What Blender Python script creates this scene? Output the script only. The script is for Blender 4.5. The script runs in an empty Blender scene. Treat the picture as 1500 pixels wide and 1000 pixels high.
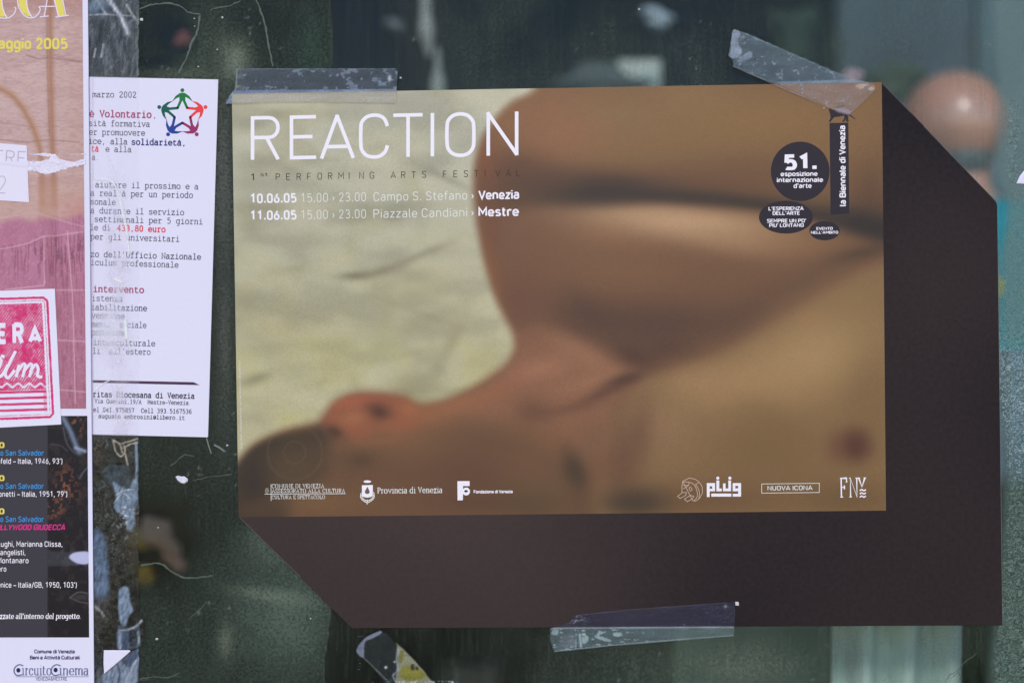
import bpy, bmesh, math, random
import numpy as np
from mathutils import Vector, Matrix
from mathutils.geometry import tessellate_polygon
random.seed(7)
SC = bpy.context.scene
C = SC.collection

# ------------------------------------------------------------------ camera, sky, sun, exposure
S = 0.0006            # metres per photograph pixel on the window plane
D = 1.10              # camera distance from the window plane
ZC = 1.50
cd = bpy.data.cameras.new('camera'); cam = bpy.data.objects.new('camera', cd); C.objects.link(cam)
cam.location = (0, -D, ZC); cam.rotation_euler = (math.radians(90), 0, 0)
cd.sensor_width = 36; cd.lens = 36 * D / (1500 * S); cd.clip_start = 0.02; cd.clip_end = 200
cd.dof.use_dof = True; cd.dof.focus_distance = D - 0.001; cd.dof.aperture_fstop = 1.3
SC.camera = cam
SUN_EL, SUN_AZ = 36.0, 186.0      # nearly behind the photographer
w = bpy.data.worlds.new("World"); SC.world = w; w.use_nodes = True
nt = w.node_tree; bg = nt.nodes['Background']
sky = nt.nodes.new('ShaderNodeTexSky'); sky.sky_type = 'NISHITA'; sky.sun_disc = False
sky.sun_elevation = math.radians(SUN_EL); sky.sun_rotation = math.radians(SUN_AZ)
sky.air_density = 1.0; sky.dust_density = 0.0; sky.ozone_density = 3.0
nt.links.new(sky.outputs[0], bg.inputs[0]); bg.inputs[1].default_value = 0.15
sl = bpy.data.lights.new('sun', 'SUN'); sun = bpy.data.objects.new('sun', sl); C.objects.link(sun)
sl.energy = 1.0; sl.angle = math.radians(11); sl.color = (1.0, 0.93, 0.86)
az = math.radians(SUN_AZ); el = math.radians(SUN_EL)
sdir = Vector((math.sin(az) * math.cos(el), math.cos(az) * math.cos(el), math.sin(el)))
sun.rotation_euler = sdir.to_track_quat('Z', 'Y').to_euler()
SC.view_settings.view_transform = 'Standard'; SC.view_settings.look = 'None'
SC.view_settings.exposure = 0.70; SC.view_settings.gamma = 1; SC.view_settings.use_curve_mapping = False
SC.cycles.transparent_max_bounces = 24

# ------------------------------------------------------------------ helpers
EI = np.array((0.934, 1.052, 1.198))                 # what a white surface on the window receives
def lin(c):
    c = np.asarray(c, float) / 255.0
    return np.where(c <= 0.04045, c / 12.92, ((c + 0.055) / 1.055) ** 2.4)
def ink(r, g, b):
    return np.clip(lin((r, g, b)) / EI, 0.002, 0.92)
def P(px, py, h=0.0):                              # a point on the window plane, h metres in front of it
    return Vector(((px - 750) * S, -h, ZC + (500 - py) * S))
def B(px, py, d):                                  # a point d metres behind the window, seen at that place
    k = (D + d) / D
    return Vector(((px - 750) * S * k, d, ZC + (500 - py) * S * k))
BOW = {}
def thing(name, label, cat, loc, group=None):
    o = bpy.data.objects.new(name, None); C.objects.link(o); o.location = loc
    o.empty_display_size = 0.02
    o['label'] = label; o['category'] = cat
    if group: o['group'] = group
    return o
def tag(o, label=None, cat=None, group=None, kind=None):
    if label: o['label'] = label
    if cat: o['category'] = cat
    if group: o['group'] = group
    if kind: o['kind'] = kind
    return o
def wloc(o):
    v = Vector((0, 0, 0))
    while o is not None:
        v = v + o.location; o = o.parent
    return v
def link(name, me, mat, parent=None, loc=None):
    o = bpy.data.objects.new(name, me); C.objects.link(o)
    if parent is not None:
        me.transform(Matrix.Translation(-wloc(parent))); o.parent = parent
    elif loc is not None:
        me.transform(Matrix.Translation(-Vector(loc))); o.location = loc
    if mat is not None:
        me.materials.clear(); me.materials.append(mat)
    return o
def link_bm(name, bm, mat, parent=None, loc=None):
    me = bpy.data.meshes.new(name); bm.to_mesh(me); bm.free()
    return link(name, me, mat, parent, loc)

# value noise
_rng = np.random.RandomState(11); _tab = _rng.rand(256, 256)
def vn(x, y, s=0):
    x = np.asarray(x, float) + s * 17.31; y = np.asarray(y, float) + s * 9.77
    xi = np.floor(x).astype(int); yi = np.floor(y).astype(int); fx = x - xi; fy = y - yi
    fx = fx * fx * (3 - 2 * fx); fy = fy * fy * (3 - 2 * fy)
    g = lambda a, b: _tab[a & 255, b & 255]
    return (g(xi, yi) * (1 - fx) + g(xi + 1, yi) * fx) * (1 - fy) + (g(xi, yi + 1) * (1 - fx) + g(xi + 1, yi + 1) * fx) * fy
def fbm(x, y, s=0, o=4):
    t = 0; a = 0.5; n = 0
    for k in range(o):
        t = t + a * vn(x * 2 ** k, y * 2 ** k, s + k * 3); n += a; a *= 0.5
    return t / n
def sm(a, b, x):
    t = np.clip((x - a) / (b - a), 0, 1); return t * t * (3 - 2 * t)
def sdpoly(X, Y, pts):                             # signed distance, positive inside
    pts = np.asarray(pts, float); d = np.full(X.shape, 1e18); ins = np.zeros(X.shape, bool)
    n = len(pts)
    for i in range(n):
        ax, ay = pts[i]; bx, by = pts[(i + 1) % n]
        ex, ey = bx - ax, by - ay; L = ex * ex + ey * ey + 1e-12
        t = np.clip(((X - ax) * ex + (Y - ay) * ey) / L, 0, 1)
        d = np.minimum(d, (X - ax - t * ex) ** 2 + (Y - ay - t * ey) ** 2)
        if ay != by:
            c = ((ay > Y) != (by > Y)) & (X < (bx - ax) * (Y - ay) / (by - ay) + ax)
            ins ^= c
    d = np.sqrt(d)
    return np.where(ins, d, -d)
def sdline(X, Y, pts):                             # distance to polyline
    d = np.full(X.shape, 1e18)
    for (ax, ay), (bx, by) in zip(pts[:-1], pts[1:]):
        ex, ey = bx - ax, by - ay; L = ex * ex + ey * ey + 1e-12
        t = np.clip(((X - ax) * ex + (Y - ay) * ey) / L, 0, 1)
        d = np.minimum(d, (X - ax - t * ex) ** 2 + (Y - ay - t * ey) ** 2)
    return np.sqrt(d)
def catmull(pts, n=6, closed=False):
    p = [Vector((a[0], a[1])) for a in pts]; out = []
    m = len(p)
    rng = range(m) if closed else range(m - 1)
    for i in rng:
        if closed: p0, p1, p2, p3 = p[(i - 1) % m], p[i], p[(i + 1) % m], p[(i + 2) % m]
        else: p0, p1, p2, p3 = p[max(i - 1, 0)], p[i], p[i + 1], p[min(i + 2, m - 1)]
        for k in range(n):
            t = k / n
            out.append(0.5 * ((2 * p1) + (p2 - p0) * t + (2 * p0 - 5 * p1 + 4 * p2 - p3) * t * t + (3 * p1 - p0 - 3 * p2 + p3) * t ** 3))
    if not closed: out.append(p[-1])
    return [(v.x, v.y) for v in out]
class Paint:
    """a canvas of printed colour in photograph pixels"""
    def __init__(s, X, Y, base):
        s.X, s.Y = X, Y
        s.c = np.ones(X.shape + (3,)) * np.asarray(base, float); s.a = np.ones(X.shape)
    def mix(s, m, col, alpha=None):
        col = np.asarray(col, float); m = np.clip(m, 0, 1)
        s.c = s.c * (1 - m[..., None]) + col * m[..., None]
        if alpha is not None: s.a = s.a * (1 - m) + alpha * m
    def poly(s, pts, col, soft=4, k=1.0, smooth=True, alpha=None):
        if smooth: pts = catmull(pts, 5, True)
        d = sdpoly(s.X, s.Y, pts); s.mix(k * sm(-soft, soft, d), col, alpha)
    def blob(s, x, y, rx, ry, col, k=1.0, rot=0, alpha=None, p=2.0):
        c, n = math.cos(math.radians(rot)), math.sin(math.radians(rot))
        u = ((s.X - x) * c + (s.Y - y) * n) / rx; v = (-(s.X - x) * n + (s.Y - y) * c) / ry
        s.mix(k * np.exp(-(u * u + v * v) ** (p / 2)), col, alpha)
    def line(s, pts, wd, col, k=1.0, smooth=True, alpha=None):
        if smooth: pts = catmull(pts, 5)
        d = sdline(s.X, s.Y, pts); s.mix(k * np.exp(-(d / wd) ** 2), col, alpha)
def sheet(name, x0, y0, x1, y1, step, fn, mat, parent=None, h=0.001, quad=None, relief=None, keep=None, loc=None, curve=None):
    """painted sheet. fn(Paint)->None. quad = TL,TR,BR,BL corner pixels that replace the rectangle."""
    nx = max(2, int((x1 - x0) / step) + 1); ny = max(2, int((y1 - y0) / step) + 1)
    u, v = np.meshgrid(np.linspace(0, 1, nx), np.linspace(0, 1, ny))
    q = quad or [(x0, y0), (x1, y0), (x1, y1), (x0, y1)]
    q = [np.array(a, float) for a in q]
    XY = (q[0] * ((1 - u) * (1 - v))[..., None] + q[1] * (u * (1 - v))[..., None] + q[2] * (u * v)[..., None] + q[3] * ((1 - u) * v)[..., None])
    X, Y = XY[..., 0], XY[..., 1]
    pt = Paint(X, Y, (1, 1, 1)); fn(pt)
    hh = np.full(X.shape, float(h))
    if curve: hh = hh + curve(X, Y)
    if relief is not None: hh = hh + relief(X, Y)
    co = np.stack(((X - 750) * S, -hh, ZC + (500 - Y) * S), -1).reshape(-1, 3)
    idx = np.arange(nx * ny).reshape(ny, nx)
    f = np.stack((idx[1:, :-1], idx[1:, 1:], idx[:-1, 1:], idx[:-1, :-1]), -1).reshape(-1, 4)
    if keep is not None:
        kp = keep(X, Y); f = f[kp.reshape(-1)[f].all(1)]
    me = bpy.data.meshes.new(name)
    me.vertices.add(len(co)); me.vertices.foreach_set('co', co.astype(np.float32).ravel())
    me.loops.add(f.size); me.loops.foreach_set('vertex_index', f.astype(np.int32).ravel())
    me.polygons.add(len(f)); me.polygons.foreach_set('loop_start', np.arange(0, f.size, 4, dtype=np.int32))
    me.polygons.foreach_set('loop_total', np.full(len(f), 4, dtype=np.int32))
    me.update(calc_edges=True)
    at = me.color_attributes.new('print', 'FLOAT_COLOR', 'POINT')
    rgba = np.concatenate((pt.c.reshape(-1, 3), pt.a.reshape(-1, 1)), 1).astype(np.float32)
    at.data.foreach_set('color', rgba.ravel())
    me.polygons.foreach_set('use_smooth', np.ones(len(f), bool))
    return link(name, me, mat, parent, loc)

# ------------------------------------------------------------------ materials
def newmat(name):
    m = bpy.data.materials.new(name); m.use_nodes = True
    return m, m.node_tree, m.node_tree.nodes['Principled BSDF']
def mat_plain(name, col, rough=0.6, spec=0.3, var=0.0, scale=200, bump=0.0):
    m, t, b = newmat(name)
    b.inputs['Roughness'].default_value = rough; b.inputs['Specular IOR Level'].default_value = spec
    col = tuple(float(v) for v in col)
    b.inputs['Base Color'].default_value = (*col, 1)
    if var or bump:
        tc = t.nodes.new('ShaderNodeTexCoord'); n = t.nodes.new('ShaderNodeTexNoise')
        n.inputs['Scale'].default_value = scale; n.inputs['Detail'].default_value = 4
        t.links.new(tc.outputs['Object'], n.inputs['Vector'])
        if var:
            r = t.nodes.new('ShaderNodeMapRange'); r.inputs['To Min'].default_value = 1 - var; r.inputs['To Max'].default_value = 1 + var
            t.links.new(n.outputs['Fac'], r.inputs['Value'])
            x = t.nodes.new('ShaderNodeMix'); x.data_type = 'RGBA'; x.blend_type = 'MULTIPLY'; x.inputs['Factor'].default_value = 1
            x.inputs['A'].default_value = (*col, 1); t.links.new(r.outputs['Result'], x.inputs['B']); t.links.new(x.outputs['Result'], b.inputs['Base Color'])
        if bump:
            bp = t.nodes.new('ShaderNodeBump'); bp.inputs['Strength'].default_value = bump; bp.inputs['Distance'].default_value = 0.0005
            t.links.new(n.outputs['Fac'], bp.inputs['Height']); t.links.new(bp.outputs['Normal'], b.inputs['Normal'])
    return m
def mat_print(name, rough=0.5, spec=0.3, grain=0.12, gscale=1400, alpha=False, bump=0.05, bscale=60, coat=0.0):
    m, t, b = newmat(name)
    b.inputs['Roughness'].default_value = rough; b.inputs['Specular IOR Level'].default_value = spec
    if coat: b.inputs['Coat Weight'].default_value = coat; b.inputs['Coat Roughness'].default_value = 0.15
    a = t.nodes.new('ShaderNodeAttribute'); a.attribute_name = 'print'
    tc = t.nodes.new('ShaderNodeTexCoord'); n = t.nodes.new('ShaderNodeTexNoise')
    n.inputs['Scale'].default_value = gscale; n.inputs['Detail'].default_value = 2
    t.links.new(tc.outputs['Object'], n.inputs['Vector'])
    r = t.nodes.new('ShaderNodeMapRange'); r.inputs['From Min'].default_value = 0.25; r.inputs['From Max'].default_value = 0.75
    r.inputs['To Min'].default_value = 1 - grain; r.inputs['To Max'].default_value = 1 + grain; t.links.new(n.outputs['Fac'], r.inputs['Value'])
    x = t.nodes.new('ShaderNodeMix'); x.data_type = 'RGBA'; x.blend_type = 'MULTIPLY'; x.inputs['Factor'].default_value = 1
    t.links.new(a.outputs['Color'], x.inputs['A']); t.links.new(r.outputs['Result'], x.inputs['B']); t.links.new(x.outputs['Result'], b.inputs['Base Color'])
    n2 = t.nodes.new('ShaderNodeTexNoise'); n2.inputs['Scale'].default_value = bscale; n2.inputs['Detail'].default_value = 5
    t.links.new(tc.outputs['Object'], n2.inputs['Vector'])
    bp = t.nodes.new('ShaderNodeBump'); bp.inputs['Strength'].default_value = bump; bp.inputs['Distance'].default_value = 0.002
    t.links.new(n2.outputs['Fac'], bp.inputs['Height']); t.links.new(bp.outputs['Normal'], b.inputs['Normal'])
    if alpha:
        al = t.nodes.new('ShaderNodeMath'); al.operation = 'MULTIPLY'
        r2 = t.nodes.new('ShaderNodeMapRange'); r2.inputs['From Min'].default_value = 0.3; r2.inputs['From Max'].default_value = 0.7
        r2.inputs['To Min'].default_value = 1 - alpha; r2.inputs['To Max'].default_value = 1 + alpha
        t.links.new(n.outputs['Fac'], r2.inputs['Value'])
        t.links.new(a.outputs['Alpha'], al.inputs[0]); t.links.new(r2.outputs['Result'], al.inputs[1]); al.use_clamp = True
        t.links.new(al.outputs[0], b.inputs['Alpha'])
    return m
M = {}
M['paper'] = mat_plain('white_paper', ink(222, 221, 247), 0.7, 0.2, 0.02, 300, 0.05)
M['edge'] = mat_plain('paper_edge', ink(205, 205, 215), 0.8, 0.1)
M['sliver'] = mat_plain('tape_sliver_film', ink(120, 126, 126), 0.5, 0.3, 0.4, 500)
M['seal_ink'] = mat_plain('seal_ink', ink(134, 120, 106), 0.6, 0.2, .4, 900)
M['worn_edge'] = mat_plain('worn_card_edge', ink(112, 112, 116), 0.8, 0.1, 0.5, 120)
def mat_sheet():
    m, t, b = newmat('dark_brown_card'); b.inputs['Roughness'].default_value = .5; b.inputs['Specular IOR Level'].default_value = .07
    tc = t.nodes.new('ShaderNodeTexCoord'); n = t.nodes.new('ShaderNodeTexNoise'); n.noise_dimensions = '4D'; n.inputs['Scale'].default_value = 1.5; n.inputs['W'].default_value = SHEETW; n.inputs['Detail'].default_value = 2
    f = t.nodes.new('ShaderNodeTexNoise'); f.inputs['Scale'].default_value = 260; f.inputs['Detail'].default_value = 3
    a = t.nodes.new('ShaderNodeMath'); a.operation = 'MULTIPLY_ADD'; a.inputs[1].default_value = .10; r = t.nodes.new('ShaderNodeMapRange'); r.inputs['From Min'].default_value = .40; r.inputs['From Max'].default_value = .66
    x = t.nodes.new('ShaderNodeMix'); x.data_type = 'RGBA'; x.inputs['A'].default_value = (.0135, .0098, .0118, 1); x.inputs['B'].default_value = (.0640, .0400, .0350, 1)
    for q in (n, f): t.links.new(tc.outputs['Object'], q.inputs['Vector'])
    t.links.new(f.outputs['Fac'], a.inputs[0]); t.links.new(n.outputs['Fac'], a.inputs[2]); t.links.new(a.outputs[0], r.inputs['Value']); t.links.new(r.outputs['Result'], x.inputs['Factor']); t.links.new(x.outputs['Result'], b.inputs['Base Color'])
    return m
SHEETW = 4.4  # offset picked for a lighter, browner lower left, like a warm reflection
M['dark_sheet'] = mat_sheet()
M['white_ink'] = mat_plain('white_ink', ink(240, 235, 250), 0.6, 0.2)
M['soft_white_ink'] = mat_plain('soft_white_ink', ink(222, 224, 224), 0.6, 0.2)
M['pink_white_ink'] = mat_plain('pink_white_ink', ink(190, 165, 150), 0.6, 0.2)
M['olive_ink'] = mat_plain('olive_ink', ink(64, 52, 32), 0.6, 0.2)
M['black_ink'] = mat_plain('black_ink', ink(44, 36, 46), 0.5, 0.2, 0.1, 900)
M['type_ink'] = mat_plain('grey_type_ink', ink(66, 62, 86), 0.6, 0.2)
M['type_bold'] = mat_plain('dark_type_ink', ink(52, 46, 66), 0.6, 0.2)
M['magenta_ink'] = mat_plain('magenta_ink', ink(165, 60, 110), 0.6, 0.2)
M['red_ink'] = mat_plain('red_ink', ink(222, 62, 88), 0.6, 0.2)
M['blue_ink'] = mat_plain('blue_ink', ink(40, 52, 120), 0.6, 0.2)
M['yellow_ink'] = mat_plain('yellow_ink', ink(226, 212, 105), 0.6, 0.2)
M['sky_ink'] = mat_plain('sky_blue_ink', ink(62, 150, 222), 0.6, 0.2)
M['pink_ink'] = mat_plain('hot_pink_ink', ink(215, 45, 140), 0.6, 0.2)
M['navy_ink'] = mat_plain('navy_ink', ink(50, 44, 98), 0.6, 0.2)
M['slate_ink'] = mat_plain('slate_ink', ink(98, 104, 150), 0.6, 0.2)
M['midnight_ink'] = mat_plain('midnight_ink', ink(28, 42, 82), .6, .2)
M['label_ink'] = mat_plain('pale_grey_ink', ink(186, 178, 202), 0.6, 0.2)
M['print'] = mat_print('poster_print', 0.45, 0.3, 0.10, 900)
M['mural'] = mat_print('mural_print', 0.5, 0.25, 0.07, 1300)
M['stamp'] = mat_print('stamp_print', 0.7, 0.15, 0.10, 1200)
M['film'] = mat_print('clear_film', 0.3, 0.4, 0.08, 700, alpha=0.06, bump=0.4, bscale=110)
M['tape'] = mat_print('adhesive_tape_film', 0.32, 0.4, 0.10, 500, alpha=0.12, bump=0.35, bscale=70)
M['dust_reflection'] = mat_print('window_dust_reflection', 0.8, 0.1, 0.25, 420, alpha=0.22, bump=0.0)
M['frost'] = mat_print('frosted_film', 0.5, 0.3, 0.15, 900, alpha=0.15, bump=0.3, bscale=300)
M['chip'] = mat_plain('white_flake', ink(215, 215, 235), 0.6, 0.3, 0.05, 800, 0.3)

# glass pane: clear, faintly green, small reflection
gm = bpy.data.materials.new('window_glass'); gm.use_nodes = True; t = gm.node_tree; t.nodes.clear()
out = t.nodes.new('ShaderNodeOutputMaterial'); tr = t.nodes.new('ShaderNodeBsdfTransparent'); tr.inputs[0].default_value = (0.95, 0.965, 0.958, 1)
gl = t.nodes.new('ShaderNodeBsdfGlossy'); gl.inputs['Roughness'].default_value = 0.05; gl.inputs[0].default_value = (1, 1, 1, 1)
mx = t.nodes.new('ShaderNodeMixShader'); mx.inputs[0].default_value = 0.008
t.links.new(tr.outputs[0], mx.inputs[1]); t.links.new(gl.outputs[0], mx.inputs[2]); t.links.new(mx.outputs[0], out.inputs[0])
M['glass'] = gm

# ------------------------------------------------------------------ lettering
def strip(pts, wfun, closed=False):
    """stroke outline with mitred joints -> verts, faces"""
    n = len(pts); p = [Vector(a) for a in pts]; vs = []; fs = []
    for i in range(n):
        if closed: a, c = p[(i - 1) % n], p[(i + 1) % n]
        else: a, c = p[max(i - 1, 0)], p[min(i + 1, n - 1)]
        d1 = (p[i] - a).normalized() if (p[i] - a).length > 1e-9 else (c - p[i]).normalized()
        d2 = (c - p[i]).normalized() if (c - p[i]).length > 1e-9 else d1
        d = (d1 + d2); d = d.normalized() if d.length > 1e-6 else d2
        nn = Vector((-d.y, d.x)); n1 = Vector((-d1.y, d1.x)); k = 1 / max(0.45, nn.dot(n1))
        hw = wfun(d) * 0.5 * k
        vs += [p[i] + nn * hw, p[i] - nn * hw]
    m = n if closed else n - 1
    for i in range(m):
        j = (i + 1) % n
        fs.append((2 * i, 2 * i + 1, 2 * j + 1, 2 * j))
    return [(v.x, v.y) for v in vs], fs
# typewriter skeletons on a 6-wide cell: baseline 0, x-height 5, caps 7
SK = {
'a': "~1,4.1 2,4.9 3.5,4.9 4.3,4 4.3,.8 4.6,.1 5.5,.1|~4.3,2.9 2.6,3 1.1,2.4 .7,1.2 1.6,.1 3,.2 4.3,1.4",
'b': ".4,7.2 1.3,7.2 1.3,.1 .4,.1|~1.3,3.7 2.2,4.8 3.8,4.9 5.1,3.7 5.2,1.6 4,.2 2.4,.1 1.3,1.2",
'c': "~5,3.4 4.4,4.6 3,5 1.5,4.4 .8,2.6 1.4,.8 3,.1 4.3,.3 5.2,1.2|5,4.9 5,3.4",
'd': "3.6,7.2 4.6,7.2 4.6,.1 5.6,.1|~4.6,3.7 3.6,4.8 2.1,4.9 .9,3.7 .8,1.6 1.9,.2 3.5,.1 4.6,1.2",
'e': "~.9,2.6 5.1,2.6 5,3.6 4,4.8 2.5,4.9 1.1,3.9 .8,2.4 1.5,.7 3,.1 4.3,.3 5.2,1",
'f': "~5.3,6.9 4.2,7.3 3,7 2.5,5.8 2.5,.2|1,4.9 4.7,4.9|1,.1 4.3,.1",
'g': "5.6,4.9 4.6,4.9 4.6,-.6|~4.6,-.6 4.2,-1.8 3,-2.2 1.5,-2.1|~4.6,3.7 3.6,4.8 2.1,4.9 .9,3.7 .8,1.8 1.9,.5 3.5,.4 4.6,1.4",
'h': ".4,7.2 1.3,7.2 1.3,.1|~1.3,3.6 2.2,4.7 3.6,4.9 4.6,4.1 4.6,.1|.4,.1 2.2,.1|3.7,.1 5.5,.1",
'i': "1.4,4.9 3.1,4.9 3.1,.1|.9,.1 5.3,.1|2.6,6.9 3.5,6.9",
'j': "1.6,4.9 4,4.9 4,-.8|~4,-.8 3.3,-2 1.3,-2.1|3.5,6.9 4.4,6.9",
'k': ".4,7.2 1.3,7.2 1.3,.1|4.6,4.9 1.3,2.2|2.6,3.1 4.9,.1|.5,.1 2.1,.1|4,.1 5.6,.1|3.8,4.9 5.3,4.9",
'l': "1.4,7.2 3.1,7.2 3.1,.1|.9,.1 5.3,.1",
'm': "0,4.9 .8,4.9 .8,.1|~.8,3.8 1.6,4.8 2.6,4.7 3,4 3,.1|~3,3.8 3.8,4.8 4.8,4.7 5.2,4 5.2,.1|.1,.1 1.5,.1|4.6,.1 6,.1",
'n': ".4,4.9 1.3,4.9 1.3,.1|~1.3,3.6 2.2,4.7 3.6,4.9 4.6,4.1 4.6,.1|.4,.1 2.2,.1|3.7,.1 5.5,.1",
'o': "o3,5 1.5,4.5 .8,2.5 1.5,.6 3,.1 4.5,.6 5.2,2.5 4.5,4.5",
'p': ".3,4.9 1.3,4.9 1.3,-2.1|.3,-2.1 2.6,-2.1|~1.3,3.7 2.2,4.8 3.8,4.9 5.1,3.7 5.2,1.6 4,.2 2.4,.1 1.3,1.2",
'q': "5.7,4.9 4.6,4.9 4.6,-2.1|3.3,-2.1 5.7,-2.1|~4.6,3.7 3.6,4.8 2.1,4.9 .9,3.7 .8,1.6 1.9,.2 3.5,.1 4.6,1.2",
'r': ".9,4.9 2.1,4.9 2.1,.1|~2.1,3.2 3,4.5 4.2,4.9 5.3,4.3|.8,.1 4.2,.1",
's': "~4.6,4.2 3.4,4.9 1.9,4.8 1.2,3.8 2,2.9 4,2.4 4.9,1.4 4.2,.3 2.5,.1 1.1,.9|4.7,4.9 4.7,3.8|1.1,1.3 1.1,.1",
't': "~2,6.6 2,1.3 2.6,.3 4,.1 5.2,.6|.8,4.9 4.6,4.9",
'u': ".3,4.9 1.3,4.9|~1.3,4.9 1.3,1.2 2.1,.2 3.5,.2 4.6,1.2|3.7,4.9 4.6,4.9 4.6,.1 5.6,.1",
'v': ".8,4.9 3,.2 5.2,4.9|.1,4.9 1.8,4.9|4.2,4.9 5.9,4.9",
'z': "1.3,3.8 1.3,4.9 4.6,4.9 1.2,.1 4.9,.1 4.9,1.3",
'w': ".6,4.9 1.7,.2 3,4 4.3,.2 5.4,4.9|0,4.9 1.5,4.9|4.5,4.9 6,4.9",
'y': ".8,4.9 3,.4|5.2,4.9 2.2,-2.1|.1,4.9 1.8,4.9|4.2,4.9 5.9,4.9|1.2,-2.1 3,-2.1",
'A': "1,.1 3,6.9 5,.1|1.7,2.5 4.3,2.5|0,.1 2,.1|4,.1 6,.1",
'B': ".4,6.9 1.2,6.9 1.2,.1 .4,.1|~1.2,6.9 3.6,6.9 4.6,5.9 4.3,4.2 3.4,3.7 1.2,3.7|~3.4,3.7 5,2.9 5.1,1 4,.1 1.2,.1",
'C': "~5,5 4.4,6.5 3,7 1.5,6.2 .8,3.5 1.4,.9 3,0 4.4,.4 5.2,1.6|5.05,6.9 5.05,4.9",
'D': ".4,6.9 1.2,6.9 1.2,.1 .4,.1|~1.2,6.9 3.3,6.9 4.8,5.8 5.2,3.5 4.8,1.2 3.3,.1 1.2,.1",
'E': "4.8,5.3 4.8,6.9 .6,6.9|1.4,6.9 1.4,.1|.6,.1 5.1,.1 5.1,1.8|1.4,3.6 3.4,3.6|3.4,4.3 3.4,2.9",
'F': "5,5.3 5,6.9 .6,6.9|1.4,6.9 1.4,.1|.6,.1 2.6,.1|1.4,3.6 3.5,3.6|3.5,4.3 3.5,2.9",
'G': "~5,5 4.4,6.5 3,7 1.5,6.2 .8,3.5 1.4,.9 3,0 4.4,.3 5,1|5,1 5,2.9|3.6,2.9 5.6,2.9",
'H': "1.2,6.9 1.2,.1|4.8,6.9 4.8,.1|1.2,3.6 4.8,3.6|.4,6.9 2,6.9|4,6.9 5.6,6.9|.4,.1 2,.1|4,.1 5.6,.1",
'I': "3,6.9 3,.1|1.5,6.9 4.5,6.9|1.5,.1 4.5,.1",
'L': "1.6,6.9 1.6,.1|.7,6.9 2.6,6.9|.7,.1 5.1,.1 5.1,2",
'M': ".9,.1 .9,6.9 3,2.5 5.1,6.9 5.1,.1|.1,.1 1.7,.1|4.3,.1 5.9,.1|.1,6.9 1,6.9|5,6.9 5.9,6.9",
'N': "1.1,.1 1.1,6.9 4.9,.1 4.9,6.9|.3,.1 1.9,.1|.3,6.9 1.2,6.9|4.1,6.9 5.7,6.9",
'O': "o3,7 1.3,6.1 .8,3.5 1.3,.9 3,0 4.7,.9 5.2,3.5 4.7,6.1",
'P': "1.4,6.9 1.4,.1|.6,.1 2.6,.1|~.6,6.9 3.4,6.9 4.9,6.2 4.9,4.1 3.4,3.3 1.4,3.3",
'Q': "o3,7 1.3,6.1 .8,3.5 1.3,.9 3,0 4.7,.9 5.2,3.5 4.7,6.1|3,.2 4.6,-1.1",
'R': "1.3,6.9 1.3,.1|.5,.1 2.3,.1|~.5,6.9 3.4,6.9 4.6,6.1 4.4,4.3 3.2,3.6 1.3,3.6|3,3.6 4.9,.1 5.7,.1",
'S': "~4.7,5.6 3.8,6.8 2.2,6.9 1.1,5.9 1.5,4.3 3,3.6 4.6,2.8 4.9,1.3 3.8,.1 2.2,.1 1.1,1.1|4.8,6.9 4.8,5.2|1,1.7 1,.1",
'T': ".7,5.2 .7,6.9 5.3,6.9 5.3,5.2|3,6.9 3,.1|1.9,.1 4.1,.1",
'U': "~1.1,6.9 1.1,2 1.8,.5 3,.1 4.2,.5 4.9,2 4.9,6.9|.3,6.9 2,6.9|4,6.9 5.7,6.9",
'V': ".9,6.9 3,.2 5.1,6.9|.1,6.9 1.8,6.9|4.2,6.9 5.9,6.9",
'Z': "1.1,5.3 1.1,6.9 4.7,6.9 1,.1 5,.1 5,1.8",
'0': "o3,7 1.6,6.1 1.2,3.5 1.6,.9 3,0 4.4,.9 4.8,3.5 4.4,6.1",
'1': "1.3,6 3,6.9 3,.1|1.3,.1 4.7,.1",
'2': "~1,5.3 1.6,6.6 3,7 4.4,6.4 4.6,5 3.5,3.4 1,.2|1,.1 4.9,.1 4.9,.9",
'3': "~1.2,6.3 2.5,7 4,6.6 4.5,5.3 3.8,4 2.5,3.7|~2.5,3.7 4.2,3.3 4.9,2 4.2,.5 2.7,0 1,.6",
'4': "4,.1 4,6.9 .9,2.2 5,2.2|3,.1 4.9,.1",
'5': "4.5,6.9 1.5,6.9 1.4,3.9|~1.4,3.9 3,4.4 4.5,3.7 4.9,2.1 4,.5 2.5,0 1,.6",
'6': "~4.8,6.7 3.2,6.9 1.8,5.5 1.2,3 1.8,.7 3.2,0 4.6,.9 4.8,2.4 4,3.8 2.7,4 1.3,2.8",
'7': "1.1,5.8 1.1,6.9 4.8,6.9 2.8,.1",
'8': "o3,7 1.7,6.4 1.6,4.6 3,3.8 4.4,4.6 4.3,6.4|o3,3.8 1.4,3 1.3,.8 3,0 4.7,.8 4.6,3",
'9': "~1.3,.3 3,.1 4.3,1.6 4.8,4 4.2,6.3 2.8,7 1.5,6.2 1.2,4.6 2,3.2 3.4,3.1 4.7,4.4",
'.': "2.5,.4 3.5,.4", ',': "3.3,.9 2.3,-1.3", "'": "3,7.2 2.8,5.2", '-': "1,2.8 5,2.8", '/': "1,-.8 5,7.6",
'@': "~4.6,1.6 3.4,1.3 2.6,2.4 3,3.7 4.2,4 4.6,3.6 4.6,1.6 5.3,1.8 5.4,4.2 4,6 2,5.6 .9,3.4 1.4,1 3,0 4.8,.4",
'&': "~5,3 3.6,.6 2,.1 .9,1.2 1.4,3 3.4,4.4 3.6,6 2.6,6.7 1.7,5.8 2.2,4 5.2,.1",
}
SK['è'] = SK['e'] + "|2.2,6.8 3.6,5.8"; SK['à'] = SK['a'] + "|2.2,6.8 3.6,5.8"
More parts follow.
